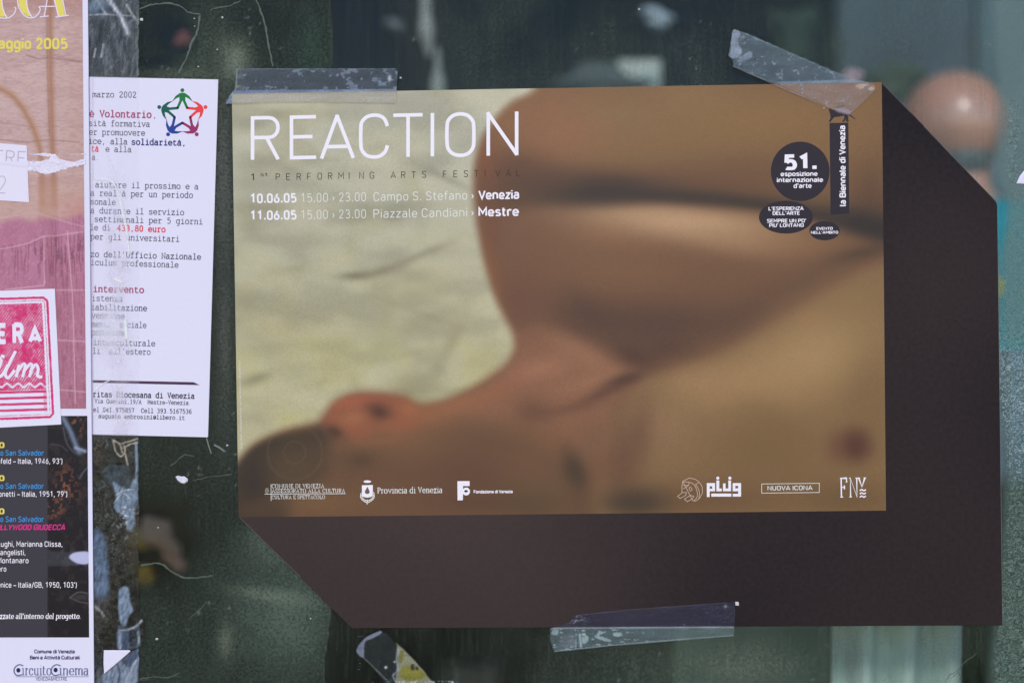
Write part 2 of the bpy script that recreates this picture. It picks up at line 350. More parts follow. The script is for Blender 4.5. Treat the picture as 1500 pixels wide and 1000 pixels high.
NARROW = dict(i=3.0, l=3.0, t=3.9, r=4.2, f=3.8, j=3.4, s=4.6, c=5.0, e=5.2, a=5.2, z=5.0, m=8.2, w=8, M=8.2, I=3.4)
NARROW.update({'.': 2.2, ',': 2.2, "'": 2, ' ': 3.0, 'E': 5.4, 'L': 5.3, 'P': 5.4, 'S': 5.2, 'T': 5.8, 'C': 6.3, 'O': 7, 'N': 6.8, 'U': 6.6, 'D': 6.8, 'A': 6.6, 'V': 6.4, 'R': 6.2})
def skel_mesh(s, thin=0.55, thick=0.55, prop=False, shear=0.0, noserif=False):
    V = []; F = []; Z = []; x = 0.0; si = 0
    wf = lambda d: thin + (thick - thin) * abs(d.y) ** 1.5
    for ch in s:
        adv = NARROW.get(ch, 6.0) if prop else 6.0; kx = adv / 6.0
        if ch in SK:
            for st in SK[ch].split('|'):
                mode = st[0] if st[0] in '~o' else ''
                pts = [tuple(float(q) for q in a.split(',')) for a in (st[1:] if mode else st).split()]
                ox = x
                if prop and ch in 'iljtrf.,\'I':                # narrow letters keep their drawing, cell trimmed
                    pp = [((a - 3) * (0.72 if ch not in ".,'" else 1) + adv / 2, b) for a, b in pts]
                else: pp = [(a * kx, b) for a, b in pts]
                if mode: pp = catmull(pp, 4, mode == 'o')
                v, f = strip(pp, wf, mode == 'o')
                b0 = len(V); V += [(a + ox + shear * b, b) for a, b in v]; F += [tuple(b0 + q for q in g) for g in f]
                Z += [si % 5] * len(v); si += 1
        x += adv + (0.35 if prop else 0)
    return np.array(V), F, np.array(Z), x
# plain round-cornered sans skeletons: 'width;strokes', baseline 0, x-height 5.1, caps 7
DN = {
'A': "5.4;.2,0 2.7,7 5.2,0|1.1,2.1 4.3,2.1", 'B': "5;.6,0 .6,7|~.6,6.7 2.9,6.7 4.1,6.1 4.1,4.4 2.9,3.8 .6,3.8|~2.9,3.8 4.5,3.1 4.5,1 2.9,.3 .6,.3",
'C': "5;~4.5,5.2 4.1,6.3 2.6,6.9 1.1,6.3 .6,5 .6,2 1.1,.7 2.6,.1 4.1,.7 4.5,1.8", 'D': "5.2;.6,0 .6,7|~.6,6.7 2.9,6.7 4.2,6 4.6,4.8 4.6,2.2 4.2,1 2.9,.3 .6,.3",
'E': "4.6;4.3,6.7 .6,6.7 .6,.3 4.3,.3|.6,3.6 3.8,3.6", 'F': "4.4;4.2,6.7 .6,6.7 .6,0|.6,3.5 3.7,3.5", 'G': "5.2;~4.6,5.3 4.1,6.4 2.6,6.9 1.1,6.3 .6,5 .6,2 1.1,.7 2.6,.1 4.1,.7 4.6,1.8 4.6,3.3|4.7,3.3 2.8,3.3",
'H': "5.2;.6,0 .6,7|4.6,0 4.6,7|.6,3.6 4.6,3.6", 'I': "1.2;.6,0 .6,7", 'J': "4;~.4,1.2 1,.3 2.2,.1 3.1,.9 3.3,2 3.3,7", 'K': "5;.6,0 .6,7|4.5,7 .7,2.6|2,4.2 4.7,0", 'L': "4.4;.6,7 .6,.3 4.2,.3",
'M': "6.2;.6,0 .6,7 3.1,2.6 5.6,7 5.6,0", 'N': "5.4;.6,0 .6,6.8 4.8,.2 4.8,7", 'O': "5.2;o2.6,6.9 1.1,6.3 .6,5 .6,2 1.1,.7 2.6,.1 4.1,.7 4.6,2 4.6,5 4.1,6.3",
'P': "4.9;.6,0 .6,7|~.6,6.7 3,6.7 4.3,6 4.3,4.1 3,3.3 .6,3.3", 'Q': "5.2;o2.6,6.9 1.1,6.3 .6,5 .6,2 1.1,.7 2.6,.1 4.1,.7 4.6,2 4.6,5 4.1,6.3|3.2,1.6 4.8,0",
'R': "5;.6,0 .6,7|~.6,6.7 3,6.7 4.3,6 4.3,4.2 3,3.5 .6,3.5|2.7,3.5 4.5,0", 'S': "4.8;~4.2,5.8 3.5,6.7 2.3,6.9 1,6.4 .7,5.1 1.4,4 3.3,3.3 4.2,2.2 3.9,.8 2.6,.1 1.2,.3 .5,1.1",
'T': "4.8;.2,6.7 4.6,6.7|2.4,6.7 2.4,0", 'U': "5.2;~.6,7 .6,2.2 1.1,.8 2.6,.1 4.1,.8 4.6,2.2 4.6,7", 'V': "5;.2,7 2.5,.2 4.8,7", 'W': "7.2;.2,7 1.9,.2 3.6,6 5.3,.2 7,7",
'Y': "5;.2,7 2.5,3.2 4.8,7|2.5,3.2 2.5,0", 'Z': "4.7;.4,6.7 4.2,6.7 .5,.3 4.4,.3",
'a': "4.3;~.7,4.3 1.6,4.9 2.9,4.8 3.6,3.8 3.6,0|~3.6,2.9 1.8,2.9 .7,2.3 .5,1.2 1.3,.2 2.5,.2 3.6,1", 'b': "4.5;.6,0 .6,7.2|~.6,4 1.4,4.8 2.8,4.8 3.8,3.8 3.8,1.3 2.8,.2 1.4,.2 .6,1",
'c': "4;~3.7,3.9 3,4.8 1.8,4.8 .6,3.8 .6,1.3 1.8,.2 3,.3 3.7,1.1", 'd': "4.5;3.9,0 3.9,7.2|~3.9,4 3.1,4.8 1.7,4.8 .7,3.8 .7,1.3 1.7,.2 3.1,.2 3.9,1",
'e': "4.3;~.6,2.5 3.7,2.5 3.7,3.6 2.9,4.7 1.6,4.8 .6,3.7 .6,1.3 1.7,.2 2.9,.2 3.7,1", 'f': "3;~2.8,6.9 1.8,6.8 1.3,6 1.3,0|.2,4.8 2.6,4.8",
'g': "4.5;~3.9,5 3.9,-.8 3.2,-1.8 1.8,-2 .8,-1.4|~3.9,4 3.1,4.8 1.7,4.8 .7,3.8 .7,1.4 1.7,.3 3.1,.3 3.9,1", 'h': "4.5;.6,0 .6,7.2|~.6,3.8 1.4,4.8 2.8,4.8 3.8,3.8 3.8,0",
'i': "1.2;.6,0 .6,5|.6,6.1 .6,7", 'j': "1.4;~.8,5 .8,-1 .1,-1.8|.8,6.1 .8,7", 'k': "4.1;.6,0 .6,7.2|3.6,5 .7,1.8|1.7,2.9 3.8,0", 'l': "1.5;~.6,7.2 .6,1 1.4,.2", 'm': "6.8;.6,0 .6,5|~.6,3.8 1.3,4.8 2.6,4.8 3.4,3.8 3.4,0|~3.4,3.8 4.1,4.8 5.4,4.8 6.2,3.8 6.2,0",
'n': "4.5;.6,0 .6,5|~.6,3.8 1.4,4.8 2.8,4.8 3.8,3.8 3.8,0", 'o': "4.4;o2.2,4.9 1,4.4 .6,3.5 .6,1.5 1,.6 2.2,.1 3.4,.6 3.8,1.5 3.8,3.5 3.4,4.4", 'p': "4.5;.6,-2 .6,5|~.6,4 1.4,4.8 2.8,4.8 3.8,3.8 3.8,1.3 2.8,.2 1.4,.2 .6,1",
'q': "4.5;3.9,-2 3.9,5|~3.9,4 3.1,4.8 1.7,4.8 .7,3.8 .7,1.3 1.7,.2 3.1,.2 3.9,1", 'r': "3.3;.6,0 .6,5|~.6,3.8 1.3,4.7 2.3,4.9 3.1,4.5", 's': "4;~3.5,4.2 2.6,4.8 1.3,4.8 .7,4 1.1,3 2.9,2.4 3.6,1.5 3,.4 1.7,.1 .5,.8",
't': "3;~1.2,6.6 1.2,1.2 1.7,.4 2.7,.3|.2,4.8 2.6,4.8", 'u': "4.5;~.6,5 .6,1.3 1.6,.2 3,.2 3.9,1.2|3.9,0 3.9,5", 'v': "4.2;.2,5 2.1,.2 4,5", 'w': "6;.2,5 1.6,.2 3,4.3 4.4,.2 5.8,5", 'x': "4;.3,5 3.8,0|3.8,5 .3,0", 'y': "4.2;.2,5 2.2,.2|4,5 1.6,-2", 'z': "3.8;.4,4.8 3.4,4.8 .5,.3 3.5,.3",
'0': "4.8;o2.4,6.9 1.1,6.3 .7,5 .7,2 1.1,.7 2.4,.1 3.7,.7 4.1,2 4.1,5 3.7,6.3", '1': "4.8;1,5.6 2.8,6.9 2.8,0", '2': "4.8;~.8,5.3 1.3,6.5 2.5,6.9 3.7,6.3 4,5 3.3,3.5 .8,.4|.7,.3 4.2,.3", '3': "4.8;~.8,5.9 1.7,6.8 3,6.8 3.9,5.9 3.7,4.3 2.3,3.7|~2.3,3.7 3.8,3.1 4.2,1.8 3.5,.5 2,.1 .7,.9",
'4': "4.8;3.4,0 3.4,6.8 .6,1.7 4.4,1.7", '5': "4.8;4,6.7 1.1,6.7 .9,3.4|~.9,3.4 2.2,4.3 3.6,3.9 4.2,2.4 3.8,.9 2.4,.1 .8,.7", '6': "4.8;~3.2,6.9 1.2,3.9 .7,2.2 1.2,.7 2.4,.1 3.6,.7 4.1,2.2 3.6,3.6 2.4,4.2 1.3,3.8", '7': "4.8;.6,5.6 .6,6.7 4.1,6.7 2,0",
'8': "4.8;o2.4,6.9 1.2,6.4 1,5.2 2.4,3.8 3.8,5.2 3.6,6.4|o2.4,3.8 1,3 .7,1.8 1.2,.6 2.4,.1 3.6,.6 4.1,1.8 3.8,3", '9': "4.8;~1.6,.1 3.6,3.1 4.1,4.8 3.6,6.3 2.4,6.9 1.2,6.3 .7,4.8 1.2,3.4 2.4,2.8 3.5,3.2",
'.': "1.8;.9,0 .9,.9", ',': "1.8;1,.9 .5,-1.1", "'": "1.5;.8,7.2 .6,5.2", '-': "3;.5,2.6 2.5,2.6", '–': "4.4;.2,2.6 4.2,2.6", '›': "2.6;.7,4.2 1.9,2.6 .7,1", '/': "3.4;.3,-.8 3.1,7.2", '(': "2;~1.6,7.3 .8,5 .8,1.5 1.6,-1", ')': "2;~.4,7.3 1.2,5 1.2,1.5 .4,-1", '@': "6;o3,5.5 .8,4 .8,1.5 3,0 5.2,1.5 5.2,4", '&': "5;~4.6,2.8 3.4,.8 2,.1 .8,.9 1,2.6 3,4.4 3.2,6 2.2,6.9 1.2,6 1.7,4.4 4.8,0",
}
DN['à'] = DN['a'] + "|1.4,6.9 2.6,5.9"
def din_mesh(s, wd, gap=0.9, shear=0.0):
    V = []; F = []; Z = []; x = 0.0; si = 0
    for ch in s:
        if ch == ' ': x += 2.1 + gap * .3; continue
        a, b = DN[ch].split(';'); adv = float(a)
        for st in b.split('|'):
            mode = st[0] if st[0] in '~o' else ''
            pp = [tuple(float(q) for q in c.split(',')) for c in (st[1:] if mode else st).split()]
            if mode: pp = catmull(pp, 4, mode == 'o')
            cx = .5; pp = [(p0, min(max(p1, wd * .30) if p1 >= -.05 else p1, 7.3 - wd * .30)) if len(pp) > 2 else (p0, p1) for p0, p1 in pp]
            w_ = max(wd, .95) if ch in ".," else wd
            if ch == '.': pp = [(.9, 0), (.9, w_)]
            v, f = strip(pp, lambda d: w_, mode == 'o')
            b0 = len(V); V += [(p0 + x + shear * p1, p1) for p0, p1 in v]; F += [tuple(b0 + q for q in g) for g in f]
            Z += [si % 5] * len(v); si += 1
        x += adv + gap
    return np.array(V), F, np.array(Z)
def put(V, F, Z, name, mat, parent, org, ex, ey, h, curve=None, dz=0.000012):
    """V in local units; org pixel, ex/ey pixel vectors per unit (ey points up)"""
    X = org[0] + V[:, 0] * ex[0] + V[:, 1] * ey[0]; Y = org[1] + V[:, 0] * ex[1] + V[:, 1] * ey[1]
    hh = np.full(len(X), float(h)) + (Z * dz if Z is not None else 0)
    if curve: hh = hh + curve(X, Y)
    me = bpy.data.meshes.new(name)
    me.from_pydata([((a - 750) * S, -c, ZC + (500 - b) * S) for a, b, c in zip(X, Y, hh)], [], F)
    return link(name, me, mat, parent)
def text(name, s, x0, y0, x1, y1, cap, mat, parent, h, font='sans', bold=0.0, shear=0.0, curve=None, rel=False):
    """baseline runs from (x0,y0) to (x1,y1) px; cap = capital height px"""
    L = math.hypot(x1 - x0, y1 - y0); d = ((x1 - x0) / L, (y1 - y0) / L); up = (d[1], -d[0])
    if font == 'sans':
        V, F, Z = din_mesh(s, 0.78 + bold * 22, max(.9 - bold * 4, .5), shear); a = V[:, 0].min(); b = V[:, 0].max(); V = V - np.array((a, 0)); kx = L / (b - a); ky = cap / 7
    elif font == 'type':
        V, F, Z, w = skel_mesh(s, bold or 0.62, bold or 0.62); a = V[:, 0].min(); b = V[:, 0].max(); V = V - np.array((a, 0)); kx = L / (b - a); ky = cap / 7
    else:
        V, F, Z, w = skel_mesh(s, 0.42 + bold * 0.4, 1.15 + bold, True, shear); a = V[:, 0].min(); b = V[:, 0].max(); V = V - np.array((a, 0)); kx = L / (b - a); ky = cap / 7
    return put(V, F, Z, name, mat, parent, (x0, y0), (d[0] * kx, d[1] * kx), (up[0] * ky, up[1] * ky), h, curve)
def flat(name, polys, mat, parent, h, curve=None):
    """flat printed shapes given as pixel polygons; each a tiny step above the last"""
    V = []; F = []; Z = []
    for i, p in enumerate(polys):
        tri = tessellate_polygon([[Vector((a, b, 0)) for a, b in p]]); b0 = len(V)
        V += p; Z += [i] * len(p)
        for q in tri:
            a, b, c = [Vector(p[k]) for k in q]
            if (b - a).cross(c - a) > 0: q = (q[0], q[2], q[1])
            F.append(tuple(b0 + k for k in q))
    V = np.array(V, float)
    return put(V, F, np.array(Z), name, mat, parent, (0, 0), (1, 0), (0, 1), h, curve)
def strokes(name, lines, wd, mat, parent, h, curve=None):
    V = []; F = []; Z = []
    for i, (mode, pts) in enumerate(lines):
        if mode in '~o' and mode: pts = catmull(pts, 6, mode == 'o')
        v, f = strip(pts, lambda d: wd, mode in ('o', 'c')); b0 = len(V)
        V += v; F += [tuple(b0 + q for q in g) for g in f]; Z += [i % 6] * len(v)
    return put(np.array(V), F, np.array(Z), name, mat, parent, (0, 0), (1, 0), (0, 1), h, curve)
def ell(x, y, rx, ry, n=28, rot=0):
    r = math.radians(rot)
    return [(x + rx * math.cos(a) * math.cos(r) - ry * math.sin(a) * math.sin(r), y + rx * math.cos(a) * math.sin(r) + ry * math.sin(a) * math.cos(r)) for a in (2 * math.pi * k / n for k in range(n))]
def card(name, pts, h, th, mat, parent=None, cut=60, curve=None, loc=None):
    """a paper sheet with thickness: outline in pixels, cut into strips so that it can bow"""
    bm = bmesh.new(); vs = [bm.verts.new((a, b, 0)) for a, b in pts]; bm.faces.new(vs)
    xs = [a for a, b in pts]; ys = [b for a, b in pts]
    for v0, v1, ax in ((min(xs), max(xs), (1, 0, 0)), (min(ys), max(ys), (0, 1, 0))):
        n = int((v1 - v0) / cut)
        for k in range(1, n + 1):
            q = v0 + (v1 - v0) * k / (n + 1)
            bmesh.ops.bisect_plane(bm, geom=bm.verts[:] + bm.edges[:] + bm.faces[:], plane_co=(q * ax[0], q * ax[1], 0), plane_no=ax)
    r = bmesh.ops.extrude_face_region(bm, geom=bm.faces[:])
    for g in r['geom']:
        if isinstance(g, bmesh.types.BMVert): g.co.z = 1.0
    for v in bm.verts:
        hh = h - (th if v.co.z < 0.5 else 0) + (float(curve(np.array(v.co.x), np.array(v.co.y))) if curve else 0)
        v.co = P(v.co.x, v.co.y, hh)
    bmesh.ops.recalc_face_normals(bm, faces=bm.faces[:])
    return link_bm(name, bm, mat, parent, loc)

# ------------------------------------------------------------------ the setting: dim interior behind the pane, unseen shell added to block sky light
def boxm(name, a, b, mat, parent=None, kind=None, loc=None, bev=0):
    bm = bmesh.new(); bmesh.ops.create_cube(bm, size=1)
    for v in bm.verts: v.co = Vector([(a[i] + b[i]) / 2 + v.co[i] * (b[i] - a[i]) for i in range(3)])
    if bev: bmesh.ops.bevel(bm, geom=bm.edges[:], offset=bev, segments=3, affect='EDGES')
    return tag(link_bm(name, bm, mat, parent, loc), kind=kind)
M['interior'] = mat_plain('dark_green_interior', (0.023, 0.026, 0.022), 0.8, 0.1, 0.9, 3.5)
boxm('back_wall', (-2.2, 2.30, -0.1), (2.2, 2.36, 3.1), M['interior'], kind='structure')
boxm('side_baffle', (-2.26, 0.01, -0.1), (-2.2, 2.3, 3.1), M['interior'], kind='structure')
boxm('side_baffle', (2.2, 0.01, -0.1), (2.26, 2.3, 3.1), M['interior'], kind='structure')
boxm('floor', (-2.26, 0.01, -0.16), (2.26, 2.36, -0.1), M['interior'], kind='structure')  # lower side of the added shell, out of view
boxm('ceiling_baffle', (-2.26, 0.01, 3.1), (2.26, 2.36, 3.16), M['interior'], kind='structure')

# ------------------------------------------------------------------ the window: pane, dust with painted reflection, frosted strip, residue
win = thing('shop_window', 'dirty greenish shop window pane carrying all the posters', 'window', P(750, 3000))
bm = bmesh.new()
vs = [bm.verts.new(P(a, b, c)) for c in (0.0, -0.005) for a, b in ((-2900, 5600), (4400, 5600), (4400, -2100), (-2900, -2100))]
bm.faces.new(vs[0:4]); bm.faces.new(vs[7:3:-1])
for i in range(4): bm.faces.new((vs[i], vs[i + 4], vs[(i + 1) % 4 + 4], vs[(i + 1) % 4]))
link_bm('pane', bm, M['glass'], win)
def dust_reflf(p):
    X, Y = p.X, p.Y
    n1 = fbm(X / 90, Y / 90, 1); n2 = fbm(X / 14, Y / 26, 2); n3 = fbm(X / 5, Y / 60, 3)
    p.c[:] = ink(82, 92, 85); p.a[:] = 0.05 + 0.16 * sm(.25, .75, fbm(X / 70, Y / 70, 14, 3)); p.a *= 1 - .6 * sm(650, 560, X)
    p.a += 0.06 * sm(0.5, 0.75, n3) * sm(470, 500, X)
    edge = 484 - 10 * sm(900, 1000, Y) + 2 * np.sin(Y / 40)
    L = sm(edge + 1.5, edge - 1.5, X)  # green reflection left of the edge, painted into the film colour
    p.mix(L, ink(54, 63, 57), 1.0); 
    aL = 0.46 + 0.35 * n1 + 0.25 * (n2 - 0.5)
    # clearer, darker patches left of the edge
    for x, y, rx, ry, k in ((235, 40, 75, 45, .30), (395, 30, 60, 30, .12), (250, 680, 60, 60, .16), (232, 795, 55, 60, .9), (330, 760, 60, 60, .1), (262, 62, 26, 24, .5), (225, 92, 30, 10, .4)):
        aL = aL - k * np.exp(-(((X - x) / rx) ** 2 + ((Y - y) / ry) ** 2) ** 1.2)
    p.a = p.a * (1 - L) + np.clip(aL, 0.05, 0.95) * L
    # grey clouds of dust and painted out-of-focus mottling
    def cloud(x, y, rx, ry, col, k, rot=0):
        nn = 0.6 + 0.8 * (fbm(X / 9, Y / 9, 8) - 0.3)
        p.blob(x, y, rx, ry, ink(*col), 1.0 * k, rot); 
        c, s_ = math.cos(math.radians(rot)), math.sin(math.radians(rot))
        u = ((X - x) * c + (Y - y) * s_) / rx; v = (-(X - x) * s_ + (Y - y) * c) / ry
        p.a = np.clip(p.a + 0.45 * k * nn * np.exp(-(u * u + v * v)), 0, 0.97)
    cloud(345, 88, 22, 30, (118, 128, 116), .75); cloud(300, 62, 40, 60, (86, 100, 90), .5)
    cloud(400, 790, 45, 40, (88, 102, 92), .7, 40); cloud(425, 905, 75, 70, (84, 100, 92), .72)
    cloud(398, 872, 55, 10, (112, 124, 112), .5, 8); cloud(330, 940, 12, 26, (108, 118, 104), .45)
    cloud(328, 250, 14, 130, (84, 88, 86), .8); cloud(330, 500, 12, 120, (80, 84, 80), .75)
    cloud(262, 108, 60, 9, (88, 98, 88), .5); cloud(455, 70, 26, 60, (58, 84, 74), .5); cloud(720, 60, 60, 90, (46, 60, 58), .3); cloud(830, 115, 70, 30, (72, 84, 80), .3); cloud(890, 40, 30, 60, (54, 72, 60), .3)
    cloud(1000, 80, 60, 60, (66, 84, 90), .35); cloud(1290, 50, 130, 80, (64, 86, 92), .45)
    cloud(620, 60, 30, 90, (96, 96, 88), .2); cloud(1090, 970, 90, 34, (112, 122, 106), .5); cloud(1050, 985, 170, 40, (92, 104, 92), .55)
    cloud(890, 985, 120, 40, (50, 66, 62), .4); cloud(1225, 60, 20, 40, (84, 100, 70), .25)
    # scratches and drips running down the glass
    dr = sm(0.62, 0.8, fbm(X / 2.2, Y / 70, 5, 3)); p.a = np.clip(p.a + 0.07 * dr, 0, 0.97)
    sp = sm(0.90, 0.97, vn(X / 5, Y / 5, 9)) * sm(0.5, 0.8, vn(X / 60, Y / 60, 12))
    p.mix(0.5 * sp, ink(150, 160, 155), 0.7)
sheet('dust_reflection_film', -150, -100, 1650, 1100, 3.0, dust_reflf, M['dust_reflection'], win, 0.0002)
for r in ((-2900, -2100, 4400, -100), (-2900, 1100, 4400, 5600), (-2900, -100, -150, 1100), (1650, -100, 4400, 1100)):
    sheet('dust_reflection_film', *r, 45, dust_reflf, M['dust_reflection'], win, 0.0002)
def frostf(p):
    X, Y = p.X, p.Y
    left = 1449 + 8 * np.sin(Y / 90) + 24 * sm(240, 300, Y) * sm(420, 330, Y) + 10 * sm(480, 700, Y) - 6 * sm(880, 990, Y)
    m = sm(left - 8, left + 16, X)
    p.c[:] = ink(92, 118, 116); p.a[:] = m * (0.50 + .25 * sm(240, 330, Y) * sm(520, 480, Y) * sm(1468, 1478, X))
    p.mix(sm(330, 200, Y), ink(102, 124, 126)); p.mix(sm(560, 760, Y), ink(70, 90, 82))
    p.a = p.a * (1 + .45 * sm(690, 730, Y))
    u = X / 2.7 + 2.6 * fbm(X / 8, Y / 8, 20); v = Y / 1.9 + 2.2 * fbm(X / 7, Y / 7, 21)
    n = vn(u, v, 22); worm = np.exp(-((n - 0.5) / 0.09) ** 2)
    wz = np.clip(sm(left, left + 14, X) * (0.15 + 0.95 * sm(120, 170, Y) * sm(300, 240, Y) * np.exp(-((X - 1484) / 12) ** 2) + 0.9 * sm(440, 520, Y)), 0, 1)
    p.mix(0.50 * worm * wz, ink(148, 168, 160), 0.78); p.mix(0.55 * (1 - worm) * wz * sm(0.55, 0.75, n), ink(44, 66, 60), 0.62)
    cool = sm(500, 520, Y) * sm(720, 660, Y)
    p.mix(0.45 * cool * worm * wz, ink(176, 196, 218), 0.85)
sheet('frosted_strip', 1436, -150, 1600, 1150, 1.0, frostf, M['frost'], win, 0.0004)
# hairline ridges of old glue on the pane
glue = mat_plain('old_glue', ink(80, 92, 84), 0.5, 0.3, 0.35, 900)
for ln, wd in (([(205, 14), (225, 7), (252, 6), (268, 12), (277, 19), (293, 21)], 2.2), ([(293, 21), (292, 32), (288, 50), (281, 64), (274, 84), (262, 108)], 3.0),
               ([(308, 15), (322, 11), (336, 9), (352, 2)], 1.8), ([(375, 0), (384, 22), (390, 45), (394, 70), (400, 98)], 2.6),
               ([(206, 828), (226, 824), (238, 826), (252, 836), (268, 845), (286, 846), (312, 842)], 2.6), ([(250, 682), (258, 676), (270, 666), (285, 668)], 1.6),
               ([(277, 905), (288, 896), (296, 889), (302, 880)], 1.3), ([(205, 994), (225, 990), (245, 992), (262, 984)], 1.6), ([(283, 703), (310, 698), (340, 694)], 1.2),
               ([(1384, 1000), (1390, 988), (1402, 982), (1412, 970), (1430, 956)], 1.1), ([(1396, 990), (1404, 984), (1406, 996)], 1.2)):
    pts = catmull(ln, 6); pts = [(a + random.uniform(-.7, .7), b + random.uniform(-.7, .7)) for a, b in pts]
    V, F = strip(pts, lambda d: wd * random.uniform(0.5, 1.2))
    put(np.array(V), F, None, 'glue_ridge', glue, win, (0, 0), (1, 0), (0, 1), 0.0006)

# ------------------------------------------------------------------ festival poster
fp = thing('festival_poster', 'large landscape performing arts poster with a blurred body and a dark brown lower border', 'poster', P(905, 915, 0.001))
def bow(X, Y):                                     # the sheet stands a little off the glass in the middle
    return 0.0015 * np.clip(np.sin(np.clip((X - 340) / 1130, 0, 1) * math.pi), 0, 1) * np.clip(np.sin(np.clip((Y - 121) / 800, 0, 1) * math.pi), 0, 1) ** 0.7
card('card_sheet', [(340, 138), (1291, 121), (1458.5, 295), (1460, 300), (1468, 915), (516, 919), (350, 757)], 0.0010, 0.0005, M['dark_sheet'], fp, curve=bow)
strokes('torn_edge', [('', [(1291, 121.5), (1374, 208), (1458.5, 295.5), (1460.3, 301), (1464, 600), (1468, 914)])], 0.55, M['worn_edge'], fp, 0.00104, bow)
strokes('torn_edge', [('', [(350.5, 756), (398, 803), (440, 844)])], 0.55, M['worn_edge'], fp, 0.00104, bow)
def picf(p):
    X, Y = p.X, p.Y
    I = lambda *c: ink(*c)
    # pale wall behind the figure
    p.c[:] = I(174, 175, 148)
    p.mix(sm(150, 740, Y) * 0.8, I(168, 164, 116)); p.mix(sm(0.45, 0.7, fbm(X / 130, Y / 70, 31)) * 0.35, I(188, 186, 150))
    p.mix(sm(0.5, 0.75, fbm(X / 60, Y / 38, 32)) * 0.32, I(150, 146, 104))
    p.blob(640, 420, 75, 60, I(186, 184, 148), .6); p.blob(690, 480, 50, 60, I(184, 180, 138), .5); p.blob(450, 500, 120, 50, I(176, 172, 128), .5)
    p.blob(520, 404, 26, 7, I(104, 98, 66), .75, -4); p.blob(560, 397, 30, 7, I(122, 116, 82), .6, -14); p.blob(620, 372, 45, 6, I(134, 130, 98), .6, -22)
    p.blob(430, 168, 40, 12, I(150, 148, 112), .6); p.blob(400, 305, 35, 7, I(150, 146, 108), .5); p.blob(574, 318, 16, 7, I(138, 138, 116), .7, 0)
    p.blob(655, 262, 38, 6, I(136, 136, 112), .6, 25); p.blob(600, 300, 60, 8, I(158, 158, 130), .5); p.blob(620, 460, 60, 6, I(150, 146, 108), .4, 20)
    p.blob(590, 520, 60, 6, I(148, 144, 102), .45, -12); p.blob(375, 555, 28, 9, I(126, 126, 92), .75, -18); p.blob(470, 560, 70, 7, I(152, 148, 104), .35, -15)
    p.blob(480, 470, 35, 6, I(150, 150, 112), .35, 10); p.blob(420, 610, 40, 12, I(164, 160, 108), .4)
    p.blob(660, 505, 10, 34, I(146, 142, 104), .6, 28); p.blob(700, 530, 26, 16, I(158, 152, 112), .5); p.blob(560, 520, 30, 40, I(184, 184, 146), .5)
    p.blob(520, 560, 12, 14, I(150, 146, 106), .5); p.blob(600, 562, 34, 16, I(140, 134, 96), .6); p.blob(410, 480, 30, 16, I(160, 152, 108), .5)
    # the figure: raised arm, shoulder, neck, ear and head lying to the left
    body = [(840, 60), (785, 132), (750, 152), (722, 182), (705, 212), (696, 250), (695, 300), (702, 345), (712, 390), (724, 430), (738, 462), (751, 490), (754, 510), (742, 530), (715, 550), (690, 566),
            (664, 580), (640, 587), (612, 588), (592, 578), (560, 573), (520, 573), (492, 585), (474, 605), (462, 618), (420, 628), (380, 645), (355, 668), (338, 700), (330, 800), (1400, 820), (1420, 60)]
    p.poly(body, I(128, 92, 60), 12)
    inside = sm(-11, 12, sdpoly(X, Y, catmull(body, 4, True)))
    def bl(x, y, rx, ry, c, k=1, rot=0, pw=2.0):
        cc, n = math.cos(math.radians(rot)), math.sin(math.radians(rot))
        u = ((X - x) * cc + (Y - y) * n) / rx; v = (-(X - x) * n + (Y - y) * cc) / ry
        p.mix(inside * k * np.exp(-(u * u + v * v) ** (pw / 2)), I(*c))
    def pl(pts, c, soft, k=1):
        d = sdpoly(X, Y, catmull(pts, 4, True)); p.mix(inside * k * sm(-soft, soft, d), I(*c))
    # upper arm band
    pl([(690, 60), (1400, 60), (1400, 330), (1100, 300), (880, 290), (700, 280)], (126, 96, 56), 30)
    bl(800, 175, 110, 50, (142, 98, 60), .8); bl(960, 200, 150, 60, (134, 104, 60), .8); bl(1120, 175, 140, 45, (140, 108, 58), .8); bl(1250, 200, 50, 70, (136, 104, 58), .7)
    bl(760, 250, 60, 28, (104, 66, 42), .8); bl(900, 262, 150, 18, (108, 76, 48), .8, 3); bl(1080, 268, 120, 22, (112, 76, 44), .6, 5)
    bl(712, 240, 16, 70, (138, 84, 44), .7); bl(735, 300, 50, 60, (112, 74, 46), .8); bl(1275, 290, 40, 60, (104, 72, 44), .8)
    # lit forearm below the crease
    pl([(700, 330), (760, 318), (900, 300), (1060, 310), (1200, 335), (1400, 360), (1400, 372), (1280, 392), (1200, 430), (1120, 478), (1060, 512), (1000, 534), (960, 530), (900, 510), (850, 480), (800, 470), (745, 470)], (120, 86, 56), 14)
    bl(1000, 325, 130, 20, (166, 138, 96), .95, 3); bl(900, 340, 90, 30, (140, 106, 70), .8, 2); bl(1120, 352, 100, 22, (142, 108, 66), .8, 6); bl(940, 312, 70, 9, (160, 130, 90), .8)
    bl(780, 400, 60, 60, (124, 86, 56), .7); bl(920, 400, 120, 50, (128, 92, 58), .8); bl(1060, 420, 120, 50, (120, 86, 54), .8, -15); bl(980, 480, 80, 34, (108, 76, 52), .85)
    bl(980, 512, 45, 20, (98, 66, 48), .9); bl(1080, 475, 50, 18, (108, 74, 50), .7, -30); bl(1190, 405, 70, 18, (112, 82, 52), .8, -25); bl(1260, 372, 50, 12, (90, 66, 42), .8, -12)
    bl(720, 400, 12, 60, (140, 92, 52), .6, -12); bl(840, 485, 40, 24, (104, 70, 46), .6, 35)
    # crease
    cl = catmull([(700, 296), (780, 291), (860, 287), (950, 288), (1050, 294), (1130, 304), (1200, 318), (1260, 332), (1330, 348)], 6)
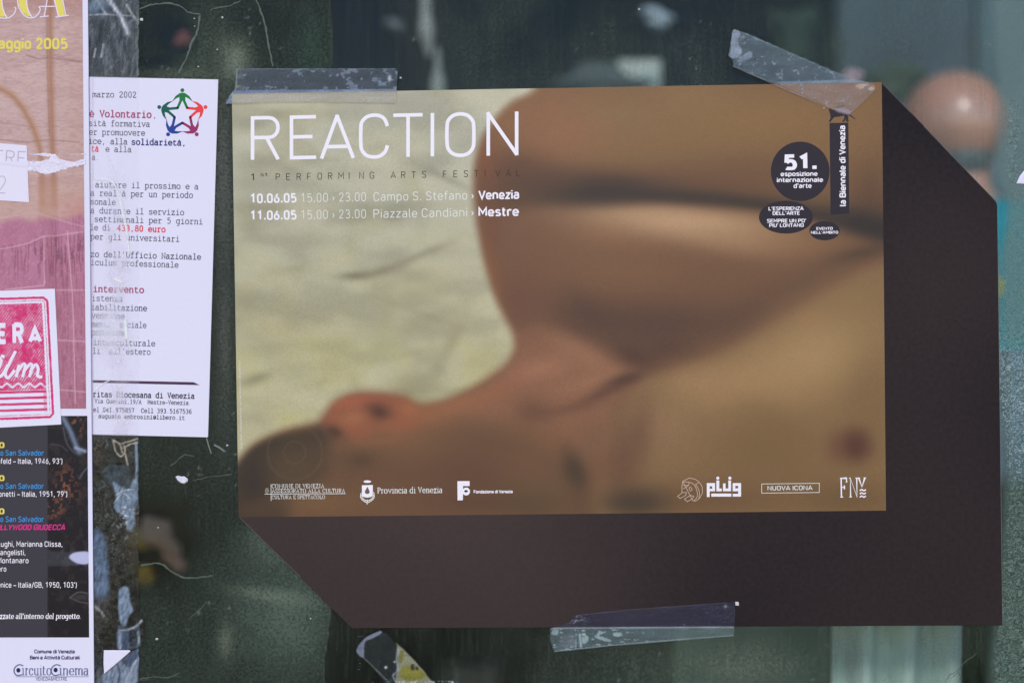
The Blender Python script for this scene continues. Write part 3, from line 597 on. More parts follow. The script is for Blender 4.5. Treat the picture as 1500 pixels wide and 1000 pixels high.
    d = sdline(X, Y, cl); below = Y > np.interp(X, [a for a, b in cl], [b for a, b in cl])
    wd = np.interp(X, [720, 860, 950, 1100, 1190, 1310], [20, 19, 13, 11, 14, 24]) * np.where(below, .8, 1.5); kk = np.interp(X, [720, 800, 870, 950, 1190, 1300], [.1, .5, .85, .88, .85, .92])
    p.mix(inside * kk * np.exp(-(d / wd) ** 2), I(62, 48, 36))
    bl(900, 268, 70, 8, (84, 64, 48), .5)
    # chest
    pl([(1400, 365), (1290, 388), (1200, 438), (1120, 486), (1050, 524), (980, 548), (940, 556), (900, 640), (900, 820), (1400, 820)], (132, 106, 66), 14)
    bl(1190, 520, 110, 60, (150, 122, 74), .9, -20); bl(1080, 570, 90, 40, (150, 120, 74), .8); bl(1240, 450, 50, 30, (138, 112, 66), .8, -25); bl(1030, 560, 60, 22, (152, 122, 80), .8)
    bl(1000, 640, 80, 50, (134, 106, 68), .7); bl(1120, 660, 90, 60, (124, 98, 58), .8); bl(1270, 560, 40, 90, (124, 98, 58), .6); bl(1240, 730, 80, 30, (112, 86, 50), .7); bl(1040, 730, 120, 30, (112, 82, 52), .7)
    bl(1252, 652, 27, 27, (96, 54, 42), .9, 0, 2.6); bl(1222, 655, 16, 24, (116, 72, 50), .5)
    # shoulder, neck
    pl([(754, 488), (800, 480), (860, 500), (920, 528), (930, 560), (890, 600), (900, 680), (820, 640), (740, 620), (650, 600), (640, 588), (700, 565), (740, 535)], (136, 96, 66), 14)
    bl(850, 515, 50, 18, (156, 114, 80), .85, 30); bl(815, 540, 50, 26, (142, 100, 70), .8, -15); bl(860, 560, 55, 12, (150, 108, 76), .7, -18); bl(770, 590, 60, 22, (142, 100, 70), .7, -18)
    bl(915, 556, 30, 10, (82, 56, 42), .9, -18); bl(885, 575, 45, 9, (104, 70, 50), .8, -25); bl(835, 598, 55, 8, (118, 80, 58), .6, -12); bl(930, 530, 30, 14, (104, 70, 50), .7, 20)
    bl(720, 578, 60, 12, (146, 98, 64), .8, -28); bl(660, 596, 50, 12, (150, 100, 64), .7, -22); bl(960, 620, 60, 40, (144, 114, 78), .6)
    # head, face, ear
    pl([(338, 700), (352, 672), (380, 648), (420, 630), (462, 620), (500, 640), (560, 640), (620, 650), (680, 640), (740, 640), (820, 680), (850, 820), (330, 820)], (112, 82, 54), 16, .9)
    pl([(330, 700), (352, 668), (388, 645), (430, 632), (468, 624), (484, 640), (480, 690), (440, 720), (400, 790), (330, 800)], (74, 60, 40), 16, .85)
    bl(400, 650, 45, 12, (72, 60, 38), .8, -20); bl(372, 700, 26, 46, (56, 44, 38), .8); bl(430, 690, 40, 30, (96, 78, 50), .7); bl(470, 735, 60, 16, (122, 92, 56), .8); bl(380, 745, 30, 12, (90, 68, 46), .8)
    bl(540, 680, 70, 26, (108, 78, 52), .7); bl(620, 655, 80, 22, (130, 96, 62), .7, -6); bl(660, 700, 70, 40, (112, 78, 52), .7); bl(760, 680, 60, 30, (124, 88, 58), .6, 20); bl(700, 735, 80, 16, (104, 74, 50), .8)
    bl(840, 690, 18, 36, (84, 60, 44), .75, -20); bl(870, 650, 26, 40, (120, 90, 62), .6); bl(910, 660, 18, 60, (110, 78, 56), .6); bl(780, 735, 50, 20, (94, 72, 48), .7); bl(930, 735, 50, 22, (100, 76, 54), .7)
    pl([(474, 612), (490, 590), (520, 577), (560, 576), (594, 582), (612, 598), (618, 622), (590, 632), (560, 626), (530, 642), (500, 636), (478, 626)], (146, 88, 58), 11, .9)
    bl(520, 588, 40, 9, (160, 92, 62), .8, -6); bl(556, 604, 21, 14, (92, 56, 42), .95, 25); bl(600, 600, 16, 16, (160, 100, 60), .7); bl(520, 612, 20, 10, (160, 106, 66), .6, -10)
    bl(490, 632, 16, 10, (84, 56, 38), .85, 25); bl(575, 622, 26, 12, (150, 94, 58), .7); bl(630, 608, 26, 16, (148, 98, 60), .8); bl(560, 645, 50, 10, (140, 94, 58), .7, -6)
    bl(880, 470, 90, 40, (96, 68, 48), .55, 20); bl(860, 455, 40, 20, (92, 64, 46), .5, 35); bl(930, 520, 40, 14, (84, 58, 42), .6, 18); bl(1090, 455, 90, 26, (100, 72, 48), .5, -24)
    bl(870, 285, 80, 22, (62, 50, 38), .7, 3); bl(800, 262, 60, 24, (98, 70, 48), .5); bl(1040, 296, 90, 12, (74, 58, 40), .5, 5); bl(1270, 330, 50, 18, (56, 46, 36), .7, 15); bl(1100, 250, 120, 26, (116, 84, 52), .5)
    bl(935, 640, 22, 60, (108, 74, 54), .6, 8); bl(900, 690, 30, 30, (112, 74, 54), .5); bl(845, 690, 16, 26, (72, 62, 42), .6, -20); bl(930, 735, 50, 22, (70, 58, 44), .7); bl(1110, 600, 60, 26, (124, 98, 58), .5, 30); bl(1185, 470, 16, 12, (150, 112, 66), .5)
    bl(780, 600, 30, 22, (104, 72, 50), .6); bl(690, 640, 90, 30, (104, 76, 50), .5, -4); bl(700, 700, 70, 40, (100, 70, 52), .5); bl(530, 672, 60, 18, (104, 78, 50), .5); bl(790, 720, 50, 30, (108, 86, 52), .5); bl(530, 674, 18, 10, (86, 62, 42), .5)
    bl(1190, 520, 90, 50, (160, 134, 88), .6, -20); bl(1080, 560, 80, 30, (156, 128, 84), .5, -15); bl(1000, 328, 120, 20, (180, 150, 112), .6, 5); bl(1060, 352, 90, 20, (160, 130, 92), .5, 10)
    bl(790, 540, 40, 16, (158, 112, 82), .6, -10); bl(900, 170, 60, 30, (136, 112, 66), .5); bl(1010, 140, 60, 30, (140, 112, 66), .5); bl(830, 200, 60, 40, (146, 102, 66), .6); bl(720, 330, 14, 50, (120, 76, 46), .6)
    bl(960, 470, 120, 34, (92, 64, 48), .6); bl(760, 440, 40, 50, (112, 74, 50), .5)
    lum = p.c.mean(-1); ct = np.clip((lum / .098) ** .34, .45, 1.4); p.c = p.c * (1 + inside * (ct * .76 - 1))[..., None]; p.c = p.c * (1 + inside[..., None] * (np.array((1.06, .97, 1.06)) - 1)) * (1 + (1 - inside[..., None]) * (np.array((1.05, 1.0, 1.12)) - 1))
    out_ = 1 - inside; mot = fbm(X / 62 + .5 * fbm(X / 90, Y / 90, 47), Y / 34, 44, 2); p.c = p.c * (1 - (out_ * .20 * sm(.42, .86, mot)))[..., None]; p.c = p.c * (1 + (out_ * .07 * sm(.55, .2, mot)))[..., None]
    p.c[..., 2] *= 1 - .14 * out_ * sm(.4, .7, fbm(X / 70, Y / 50, 45)) * sm(260, 600, Y)
    n = fbm(X / 7, Y / 7, 40, 3); p.c *= (1 + 0.07 * (n - 0.5))[..., None]
    p.c = np.clip(p.c, 0.003, 0.9)
    # tiny round mark embossed on the hair
    d = np.hypot((X - 432) / 1.0, (Y - 662) / 1.0); p.mix(0.16 * np.exp(-((d - 40) / 1.3) ** 2), I(120, 104, 76)); p.mix(0.12 * np.exp(-((d - 16) / 1.2) ** 2), I(120, 104, 76))
sheet('picture', 340, 121, 1297, 757, 2.5, picf, M['print'], fp, 0.00112, [(340, 138), (1291, 121), (1297, 747), (350, 757)], curve=bow)
H1 = 0.00122
strokes('title_lettering', [
    ('', [(370.4, 234.6), (370.4, 173.4), (393, 173)]), ('~', [(392.5, 173), (400, 174.3), (406, 180), (407.5, 187), (406, 194.5), (400, 200.5), (392.5, 201.9)]), ('', [(393, 201.9), (372, 202.2)]), ('', [(391.5, 203), (408, 234)]),
    ('', [(463.2, 171.7), (427.4, 172.4), (427.4, 231.6), (463.6, 230.8)]), ('', [(429, 201.3), (458.2, 200.6)]),
    ('', [(471.3, 233), (494.6, 169)]), ('', [(493.6, 169), (518, 232)]), ('', [(478.5, 215.6), (510.5, 214.9)]),
    ('~', [(567.8, 185.5), (564, 175.8), (557, 170.6), (547.5, 169.4), (538, 171.8), (531, 178.5), (529, 187), (529, 213), (531.5, 222.3), (538, 228.6), (547.5, 230.6), (557, 229), (564.5, 222.8), (567.8, 213.5)]),
    ('', [(576.3, 169.6), (619.2, 168.8)]), ('', [(598, 170), (598, 230.5)]), ('', [(633.6, 166.2), (633.6, 229.7)]),
    ('o', [(674.5, 167.6), (664, 170), (657, 177), (655, 186), (655, 209), (657, 219), (664, 226), (674.5, 228.2), (685, 226), (692, 218.5), (694, 209), (694, 186), (692, 177), (685, 169.8)]),
    ('', [(715.3, 228.7), (715.3, 165)]), ('', [(756.8, 228), (756.8, 164)]), ('', [(714.2, 165.6), (757.4, 227.4)])], 5.3, M['white_ink'], fp, H1, bow)
def spaced(name, s, x0, y0, x1, y1, cap, mat, parent, h, curve, wd=None):
    n = len(s); adv = (x1 - x0 - cap * 0.62) / (n - 1); V = []; F = []
    for i, ch in enumerate(s):
        if ch == ' ': continue
        v, f, z_ = din_mesh(ch, .72); k = cap / 7; kx = k
        v = v.copy(); v[:, 0] -= v[:, 0].min(); tt = i / (n - 1)
        b0 = len(V); V += [(x0 + adv * i + a * kx, -(y0 + (y1 - y0) * tt) + b * k) for a, b in v]; F += [tuple(b0 + q for q in g) for g in f]
    V = np.array(V)
    return put(V, F, np.arange(len(V)) % 1, name, mat, parent, (0, 0), (1, 0), (0, -1), h, curve)
spaced('subtitle_lettering', 'PERFORMING ARTS FESTIVAL', 404.3, 264.3, 762, 258.6, 9.6, M['olive_ink'], fp, H1, bow)
text('subtitle_lettering', '1', 368, 264.8, 372.6, 264.7, 9.6, M['olive_ink'], fp, H1, curve=bow)
text('subtitle_lettering', 'st', 381.8, 258.6, 392.5, 258.4, 5, M['olive_ink'], fp, H1, curve=bow)
for yy, a, b_, c_ in ((297.6, '10.06.05', 'Campo S. Stefano', 'Venezia'), (322.4, '11.06.05', 'Piazzale Candiani', 'Mestre')):
    sl_ = lambda x: yy - (x - 368) * 0.0158
    text('date_lettering', a, 368, sl_(368), 435, sl_(435), 12.6, M['white_ink'], fp, H1, bold=.028, curve=bow)
    text('date_lettering', '15.00 › 23.00', 442, sl_(442), 536.5, sl_(536), 12.6, M['soft_white_ink'], fp, H1, bold=-.006, curve=bow)
    text('place_lettering', b_, 547.5, sl_(547), 684.5, sl_(684), 12.4, M['soft_white_ink'], fp, H1, bold=-.004, curve=bow)
    text('place_lettering', '›', 690.5, sl_(690), 694.5, sl_(694), 12, M['soft_white_ink'], fp, H1, curve=bow)
    text('place_lettering', c_, 700.8, sl_(700), 760.5, sl_(760), 12.4, M['white_ink'], fp, H1, bold=.028, curve=bow)
text('credit_line', 'design Studio   organizzazione a cura   www.reactionvenezia.it  info@reaction.it', 355.3, 657, 352.5, 528, 3.0, M['soft_white_ink'], fp, H1, curve=bow)
# exhibition emblems
def emblem(label, pts, lines, bold=.05):
    e = flat('emblem_disc', [pts], M['black_ink'], fp, 0.00118, bow); e['label'] = label
    for s, x0, y0, x1, y1, cap, *bb in lines:
        o = text('lettering', s, x0, y0, x1, y1, cap, M['white_ink'], None, 0.00124, bold=bb[0] if bb else .03, curve=bow)
        o.parent = e; 
        o.data.transform(Matrix.Translation(-wloc(e)))
emblem('large round black disc', ell(1171.5, 251.5, 43, 43.5, 48),
       [('51.', 1148.5, 249, 1195.5, 248, 20.5, .042), ('esposizione', 1142.8, 258.5, 1197, 257.9, 6.2), ('internazionale', 1137.3, 267.3, 1205, 266.8, 6.2), ("d'arte", 1161.7, 275.8, 1188.2, 275.5, 6.2)])
emblem('middle oval black disc', ell(1150.5, 318.5, 39.5, 24, 40),
       [("L'ESPERIENZA", 1125, 308.6, 1176.5, 308.2, 5), ("DELL'ARTE", 1131, 315.3, 1170.5, 315, 5), ("SEMPRE UN PO'", 1122.8, 326.5, 1180, 326, 5), ("PIU' LONTANO", 1126, 333, 1176.5, 332.6, 5)])
emblem('small oval black disc', ell(1207, 338.3, 22.3, 14, 32), [('EVENTO', 1195, 337, 1219, 336.8, 3.7), ("NELL'AMBITO", 1187, 342.8, 1227, 342.5, 3.7)])
e = flat('emblem_column', [[(1214.5, 180.8), (1242, 180.3), (1243.2, 313), (1215.8, 315)]], M['black_ink'], fp, 0.00117, bow)
o = text('lettering', 'la Biennale di Venezia', 1238, 302.5, 1237, 184.5, 8.6, M['white_ink'], None, 0.00124, bold=.03, curve=bow); o.parent = e; o.data.transform(Matrix.Translation(-wloc(e)))
flat('lion_emblem', [[(1213, 160.5), (1216, 160), (1219, 162), (1225, 161), (1232, 164), (1240, 167), (1243.5, 166), (1241, 169.5), (1241.5, 172), (1242.5, 178.8), (1239, 179), (1238.5, 174.5), (1236.5, 178.8), (1232.5, 179), (1236, 174), (1236, 170), (1228, 171.5), (1221, 172.5), (1216, 179), (1213, 179.3), (1216, 173.5), (1215.5, 168)],
                      [(1222.5, 158.6), (1227, 155), (1233, 155.5), (1237, 153.4), (1235.5, 158), (1230, 160.8), (1225, 161)], [(1241.5, 165.5), (1252.8, 175), (1252.2, 175.8), (1240.5, 167.8)]], M['black_ink'], fp, 0.00118, bow)
# sponsor row
lg = flat('sponsor_logo', [ell(391.5, 718, 3.0, 4.4, 14)], M['seal_ink'], fp, 0.00118, bow); lg['label'] = 'serif lines about city culture with a small seal'
def sub(o, par): o.parent = par; o.data.transform(Matrix.Translation(-wloc(par))); return o
W_ = M['soft_white_ink']
for s, x0, x1, y in (('COMUNE DI VENEZIA', 398.5, 475.5, 714.3), ('ASSESSORATO ALLA CULTURA', 398.5, 506, 721.3), ('CULTURA E SPETTACOLO', 398.5, 476.5, 730.3)):
    sub(text('lettering', s, x0, y, x1, y - .3, 6.0 if y < 725 else 5.6, W_, None, 0.00122, font='roman', bold=-.1, curve=bow), lg)
sub(strokes('rule', [('', [(388, 723), (506.5, 722.3)]), ('', [(397.4, 708.5), (397.6, 733)])], .8, W_, None, 0.0012, bow), lg)
lg = flat('sponsor_logo', [[(530.5, 710), (546.5, 709.5), (546.5, 724.5), (544, 727), (538.5, 728), (533, 727.3), (530.5, 725)], ell(538.5, 704.6, 5.6, 1.9, 14)], M['white_ink'], fp, 0.00118, bow); lg['label'] = 'shield with crown and wreath beside serif name'
sub(flat('shield_device', [ell(538.3, 719.5, 3.6, 3.2, 14), [(535.5, 718), (538.5, 712), (541.4, 718)]], mat_plain('bronze_ink', ink(112, 88, 76), .6, .2), None, 0.00121, bow), lg)
sub(strokes('wreath', [('~', [(529.5, 721), (528.6, 727), (532, 732), (538, 735.5)]), ('~', [(547.6, 720), (548.5, 727), (545, 732), (539, 735.5)]), ('~', [(530, 724), (532, 729.5), (538.5, 732.5), (545, 729.5), (547.5, 724)]), ('', [(538.5, 731), (538, 738)])], 1.3, M['soft_white_ink'], None, 0.0012, bow), lg)
sub(text('lettering', 'Provincia di Venezia', 553.5, 722, 648, 721, 8.6, W_, None, 0.0012, font='roman', bold=.15, curve=bow), lg)
lg = flat('sponsor_logo', [[(670.2, 704), (688, 703.8), (688, 711), (678.5, 711), (678.5, 714.5), (678.2, 731.8), (670.4, 732)], ell(683, 719, 5.6, 5.8, 20)], M['white_ink'], fp, 0.00118, bow); lg['label'] = 'block letter F with round badge'
sub(flat('badge_centre', [ell(682.8, 718.6, 2.7, 1.8, 12)], M['black_ink'], None, 0.00121, bow), lg)
sub(text('lettering', 'Fondazione di Venezia', 694, 721.6, 751, 721.2, 4.4, M['white_ink'], None, 0.0012, bold=.035, curve=bow), lg)
lg = strokes('sponsor_logo', [('c', [(999.5, 704), (1009, 699.3), (1018, 701), (1024, 705.5), (1028, 712), (1028.5, 721), (1024, 729), (1018, 733), (1014, 732)]), ('', [(999.5, 704), (998.3, 712), (998.6, 721)]), ('', [(1000, 715), (1008, 710.5)]),
      ('~', [(1009, 705.5), (1015, 708), (1019, 714), (1021, 722), (1020, 728), (1016, 732)]), ('', [(1000, 704.5), (1009, 705.5), (1008, 710), (1000, 710)]), ('~', [(1018, 709), (1022, 714), (1024, 722), (1023, 729)]), ('', [(1018, 709), (1024, 705.5)]), ('o', [(1010.5, 712.5), (1009, 715), (1011, 718.3), (1013, 715.5)]),
      ('c', [(992, 726), (999, 720.5), (1005, 720.5), (1004, 724.5), (996, 729)]), ('c', [(1002, 730), (1011, 724.5), (1016, 726), (1013, 730), (1006, 733.8)])], 1.0, M['pink_white_ink'], fp, 0.00118, bow); lg['label'] = 'outline drawing of a plug'
R = lambda a, b, c, d: [(a, b), (c, b), (c, d), (a, d)]
lg = flat('sponsor_logo', [R(1034.8, 706.7, 1039, 727), R(1039, 706.7, 1046.8, 711.3), R(1042.7, 711.3, 1046.8, 718.6), R(1039, 715, 1042.7, 718.6),
      R(1048.8, 702.8, 1053, 718.6), R(1053, 714.6, 1056.6, 718.6), R(1058.4, 707.2, 1062.2, 718.6), R(1062.2, 714.6, 1066.2, 718.6), R(1066.2, 702.8, 1070.2, 718.6),
      R(1072.6, 706.7, 1076.4, 718.6), R(1076.4, 706.7, 1080.6, 710.7), R(1076.4, 714.4, 1080.6, 718.6), R(1080.6, 706.7, 1084.8, 726.4), R(1072.6, 722.4, 1080.6, 726.4), R(1041.3, 722, 1070.6, 726.4), ell(1050.8, 699.4, 2.3, 2.3, 14), ell(1068.4, 699.4, 2.3, 2.3, 14)], M['white_ink'], fp, 0.00118, bow); lg['label'] = 'white blocky word plug with two dots'
lg = strokes('sponsor_logo', [('', [(1114.6, 708), (1199.6, 707)]), ('', [(1199.3, 706.6), (1199.3, 720.8)]), ('', [(1199.6, 720.5), (1114.6, 721.4)]), ('', [(1115, 721.6), (1115, 707.6)])], .8, M['soft_white_ink'], fp, 0.00118, bow); lg['label'] = 'words in a thin rectangular frame'
sub(text('lettering', 'NUOVA ICONA', 1123.5, 717.4, 1189.5, 716.7, 6.2, W_, None, 0.0012, bold=.014, curve=bow), lg)
lg = text('sponsor_logo', 'FN', 1230, 727.6, 1256.5, 727.2, 28.2, M['white_ink'], fp, 0.00118, font='roman', bold=-.25, curve=bow); lg['label'] = 'tall serif letters with three small waves'
sub(text('lettering', 'V', 1255.5, 712.8, 1268, 712.6, 13.8, M['white_ink'], None, 0.0012, font='roman', bold=.2, curve=bow), lg)
sub(strokes('wave_mark', [('~', [(1258.5, y + 1), (1261.5, y - .7), (1264.5, y + .9), (1267.5, y - .8)]) for y in (717, 721.7, 726.4)], 1.9, M['white_ink'], None, 0.0012, bow), lg)

# ------------------------------------------------------------------ typed notice
tn = thing('typed_notice', 'white typed volunteer notice with a five-figure star emblem at its top right', 'notice', P(222, 638, 0.0008))
card('sheet', [(128, 113), (320, 117), (305, 640), (134, 636)], 0.0009, 0.0004, M['paper'], tn)
T = lambda s, x0, y0, x1, y1, m='type_ink', cap=8.2, b=.92: text('text_line', s, x0, y0, x1, y1, cap, M[m], tn, 0.00098, 'type', b)
T('marzo 2002', 135.5, 142.8, 200, 143.5, 'type_bold'); T('è Volontario', 131, 171.5, 222.5, 173, 'magenta_ink', 9.4, 1.45); T(',', 226, 173, 228, 173, 'type_bold')
T('sità formativa', 131, 184.8, 220, 186.3); T('er promuovere', 131, 197.8, 213, 199.2); T('ice, alla', 131, 211, 187, 212, 'type_ink', 8.2, 1.05); T('solidarietà,', 193, 212.3, 271, 213.6, 'blue_ink', 8.2, 1.45)
T('tà', 134.5, 222, 145, 222.3, 'red_ink', 8.2, 1.45); T('e alla', 155, 222.6, 193, 223.4); T('a.', 135, 234.6, 143.5, 234.8)
T('aiutare il prossimo e a', 140, 274.6, 291, 277.6); T('a realtà per un periodo', 133, 286.8, 283, 290.2); T('sonale', 133, 299.6, 170, 300.6); T('a durante il servizio', 133, 312.4, 270, 315.4)
T('settimanali per 5 giorni', 139, 325, 297, 328.8); T('le di', 133, 337.2, 162, 337.8); T('433,80 euro', 171, 338, 243, 340.2, 'red_ink', 8.2, 1.45); T('per gli universitari', 133, 350.6, 263, 354.2)
T("zo dell'Ufficio Nazionale", 133, 376.2, 295, 380.4, 'type_ink', 8.2, 1.05); T('iculum professionale', 134, 388.2, 262, 392); T('intervento', 137.5, 427.4, 211.5, 429, 'magenta_ink', 9.0, 1.4)
T('istenza', 135.5, 440.6, 180, 441.6); T('iabilitazione', 134.5, 453.8, 216, 455.4, 'type_ink', 8.2, 1.05); T('venzione', 134.5, 466, 183, 467); T('mento  sociale', 135, 478.6, 215, 480.2)
T('protezione', 134.5, 490.6, 184, 491.6); T('interculturale', 137.5, 505, 228, 507); T("li  all'estero", 136.5, 517.6, 221, 519.4)
T('ritas Diocesana di Venezia', 137, 580.8, 285.3, 583.4, 'type_bold', 7.6, 1.4); T('Via Querini,19/A  Mestre-Venezia', 139, 589.8, 276.5, 592.6, 'type_bold', 5.8, 1.15)
T('el 041.975857  Cell 393.5167536', 137, 602.6, 281, 605.6, 'type_bold', 6.2, 1.15); T('augusto.ambrosini@libero.it', 144.5, 611.8, 271, 614.4, 'type_bold', 5.8, 1.15)
flat('footer_rule', [[(136, 556.4), (284, 559.4), (293, 563.8), (136, 560.2)]], mat_plain('plum_ink', ink(78, 50, 78), .6, .2), tn, 0.00098)
em = flat('star_emblem', [ell(267.7, 168.3, .4, .4, 5)], M['paper'], tn, 0.00093)
for k, colr in enumerate(((28, 118, 62), (232, 66, 70), (150, 44, 104), (36, 66, 150), (18, 92, 80))):
    a = math.radians(72 * k); ro = lambda x, y: (267.6 + x * math.cos(a) - y * math.sin(a), 168.4 + x * math.sin(a) + y * math.cos(a))
    crescent = [(-15.2, -18.8), (-10.4, -26.8), (-4, -31.4), (0, -32.2), (4, -31.4), (10.4, -26.8), (15.2, -18.8), (9, -23.6), (4.4, -25.8), (4.2, -21), (9.2, -9.2), (5.6, -8.4), (0, -21), (-5.6, -8.4), (-9.2, -9.2), (-4.2, -21), (-4.4, -25.8), (-9, -23.6)]
    o = flat('figure', [[ro(*q) for q in crescent], [ro(q[0], q[1]) for q in ell(0, -35.6, 2.9, 2.9, 14)]], mat_plain('emblem_ink', ink(*colr), .6, .2), None, 0.00098)
    sub(o, em)

# ------------------------------------------------------------------ wide clear packing tape, wrinkled, running down over the notice
pt_ = thing('packing_tape', 'wrinkled clear packing tape running down beside the cinema poster and over the typed notice', 'tape', P(168, 1080, 0.0013))
def notice_in(X, Y): return sm(-1, 1, sdpoly(X, Y, [(128, 113), (320, 117), (305, 640), (134, 636)]))
def stripf(p):
    X, Y = p.X, p.Y; I = ink
    N = notice_in(X, Y)
    p.c[:] = I(78, 82, 90); p.a[:] = 0.35
    # crumpled head of the tape, fold highlights painted as pale streaks
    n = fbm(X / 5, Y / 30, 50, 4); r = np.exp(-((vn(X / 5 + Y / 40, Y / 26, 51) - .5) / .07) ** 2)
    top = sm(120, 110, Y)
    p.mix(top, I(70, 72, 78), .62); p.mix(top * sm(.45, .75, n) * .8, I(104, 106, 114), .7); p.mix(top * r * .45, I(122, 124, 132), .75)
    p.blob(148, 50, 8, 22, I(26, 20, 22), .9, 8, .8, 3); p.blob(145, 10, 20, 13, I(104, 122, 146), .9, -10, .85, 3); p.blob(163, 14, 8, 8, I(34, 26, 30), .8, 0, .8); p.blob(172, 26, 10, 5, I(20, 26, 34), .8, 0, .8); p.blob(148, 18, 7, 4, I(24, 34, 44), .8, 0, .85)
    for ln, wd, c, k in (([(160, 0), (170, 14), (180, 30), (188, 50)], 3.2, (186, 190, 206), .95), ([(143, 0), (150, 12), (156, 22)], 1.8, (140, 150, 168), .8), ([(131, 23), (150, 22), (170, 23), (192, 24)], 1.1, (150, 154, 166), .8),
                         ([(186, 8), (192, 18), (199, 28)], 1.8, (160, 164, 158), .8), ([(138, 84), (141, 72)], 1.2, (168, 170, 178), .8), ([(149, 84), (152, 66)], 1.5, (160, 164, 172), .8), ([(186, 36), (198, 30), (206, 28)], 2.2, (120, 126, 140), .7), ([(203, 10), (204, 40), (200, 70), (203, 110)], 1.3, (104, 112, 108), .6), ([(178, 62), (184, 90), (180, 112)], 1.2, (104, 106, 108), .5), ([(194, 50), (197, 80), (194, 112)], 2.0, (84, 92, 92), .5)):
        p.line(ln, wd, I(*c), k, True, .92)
    # flat over the notice: milky band that fades the type
    p.mix(N, I(224, 224, 248), .22)
    mb = np.clip(np.exp(-((X - 172 - (Y - 380) * .03) / 13) ** 2) * (0.18 + .42 * sm(.45, .65, fbm(X / 16, Y / 24, 52))) * sm(225, 290, Y) + .35 * np.exp(-((X - 160) / 20) ** 2) * sm(430, 470, Y) * sm(540, 500, Y) , 0, .85)
    mb = np.clip(mb * .85 + .34 * np.exp(-((X - 158) / 22) ** 2 - ((Y - 484) / 26) ** 2) + .4 * np.exp(-((X - 178) / 14) ** 2 - ((Y - 388) / 14) ** 2), 0, 0.62)
    p.c = p.c * (1 - (mb * N)[..., None]) + I(228, 228, 250) * (mb * N)[..., None]; p.a = p.a * (1 - N) + N * np.clip(.07 + mb, 0, .9)
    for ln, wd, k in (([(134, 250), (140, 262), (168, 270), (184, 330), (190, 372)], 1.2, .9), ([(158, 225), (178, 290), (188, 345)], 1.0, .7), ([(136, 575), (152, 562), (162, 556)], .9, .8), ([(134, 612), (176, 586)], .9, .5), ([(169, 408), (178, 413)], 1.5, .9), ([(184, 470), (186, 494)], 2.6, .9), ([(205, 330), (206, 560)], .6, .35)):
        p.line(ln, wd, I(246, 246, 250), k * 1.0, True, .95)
    p.mix(N * .5 * np.exp(-((X - 136.5) / 1.3) ** 2), I(178, 176, 214), .6)
    # below the notice: folds with gloss painted in, milky islands and brown grit
    b = sm(634, 642, Y); n5 = fbm(X / 6, Y / 8, 55, 4); n6 = fbm(X / 3.2, Y / 3.2, 56, 3)
    p.mix(b, I(28, 30, 30), .78); p.mix(b * sm(.5, .7, n5) * .6, I(46, 42, 40), .85)
    p.mix(b * sm(.58, .74, n6) * sm(700, 760, Y) * sm(850, 800, Y) * .75, I(84, 84, 84), .9); p.mix(.6 * b * sm(.5, .62, n6) * np.exp(-((X - 142) / 9) ** 2 - ((Y - 662) / 26) ** 2), I(112, 78, 66), .9)
    p.blob(190, 748, 12, 40, I(70, 66, 66), .6, 0, .85); p.blob(160, 860, 10, 60, I(44, 40, 34), .7, 0, .85); p.blob(196, 790, 8, 34, I(70, 58, 40), .5, 0, .7)
    p.poly([(150, 690), (162, 680), (176, 682), (190, 684), (191, 700), (188, 718), (172, 714), (160, 706)], I(44, 56, 68), 2.5, .95, True, .95)
    p.poly([(166, 706), (178, 712), (190, 715), (196, 702), (202, 706), (202, 732), (198, 748), (196, 772), (188, 776), (184, 758), (174, 750), (168, 742), (171, 726)], I(106, 124, 150), 2.5, .95, True, .95)
    p.poly([(139, 640 + 30), (150, 668), (146, 690), (139, 700)], I(46, 40, 38), 3, .6, True, .9)
    p.poly([(143, 702), (160, 710), (166, 728), (160, 742), (146, 746), (140, 730)], I(24, 24, 22), 3, .9, True, .9)
    p.line([(200, 648), (201, 680), (200, 706)], 2.0, I(120, 138, 164), .9, True, .92)
    for ln in ([(167, 646), (170, 660), (178, 668), (184, 660), (182, 652)], [(176, 650), (190, 646), (202, 642)], [(180, 656), (192, 650), (202, 648)], [(166, 644), (176, 650), (180, 662)], [(184, 664), (188, 680)]):
        p.line(ln, 1.2, I(170, 160, 148), .85, True, .95)
    p.line([(172, 724), (182, 718), (196, 716)], 1.0, I(166, 180, 196), .9, True, .95); p.line([(168, 736), (180, 722), (192, 730)], .9, I(166, 180, 196), .8, True, .95)
    p.mix(b * sm(0.55, .7, n6) * np.exp(-((X - 186) / 10) ** 2 - ((Y - 752) / 20) ** 2), I(186, 192, 200), .95)
    p.poly([(136, 790), (146, 775), (156, 800), (159, 850), (156, 880), (138, 870)], I(88, 108, 140), 5, .85, True, .9); p.blob(145, 835, 9, 40, I(96, 116, 148), .5, 0, .9)
    p.poly([(137, 880), (158, 872), (160, 895), (152, 918), (140, 930)], I(62, 60, 62), 4, .8, True, .85)
    p.line([(138, 886), (148, 894), (153, 901)], 1.8, I(134, 140, 140), .8, True, .9)
    p.poly([(176, 862), (188, 860), (191, 880), (196, 893), (190, 900), (184, 916), (178, 912), (174, 892)], I(116, 134, 160), 2, .95, True, .95)
    p.poly([(174, 916), (190, 920), (204, 914), (204, 944), (196, 948), (174, 950)], I(66, 80, 108), 2, .9, True, .95); p.poly([(190, 922), (202, 924), (200, 942), (191, 945)], I(24, 32, 38), 2, .9, True, .95)
    p.line([(176, 926), (176, 948)], 2.4, I(140, 154, 180), .9, True, .95); p.line([(203, 924), (205, 944)], 1.8, I(130, 144, 156), .9, True, .95); p.line([(176, 922), (188, 921), (200, 916), (208, 908)], 1.6, I(150, 158, 168), .9, True, .95)
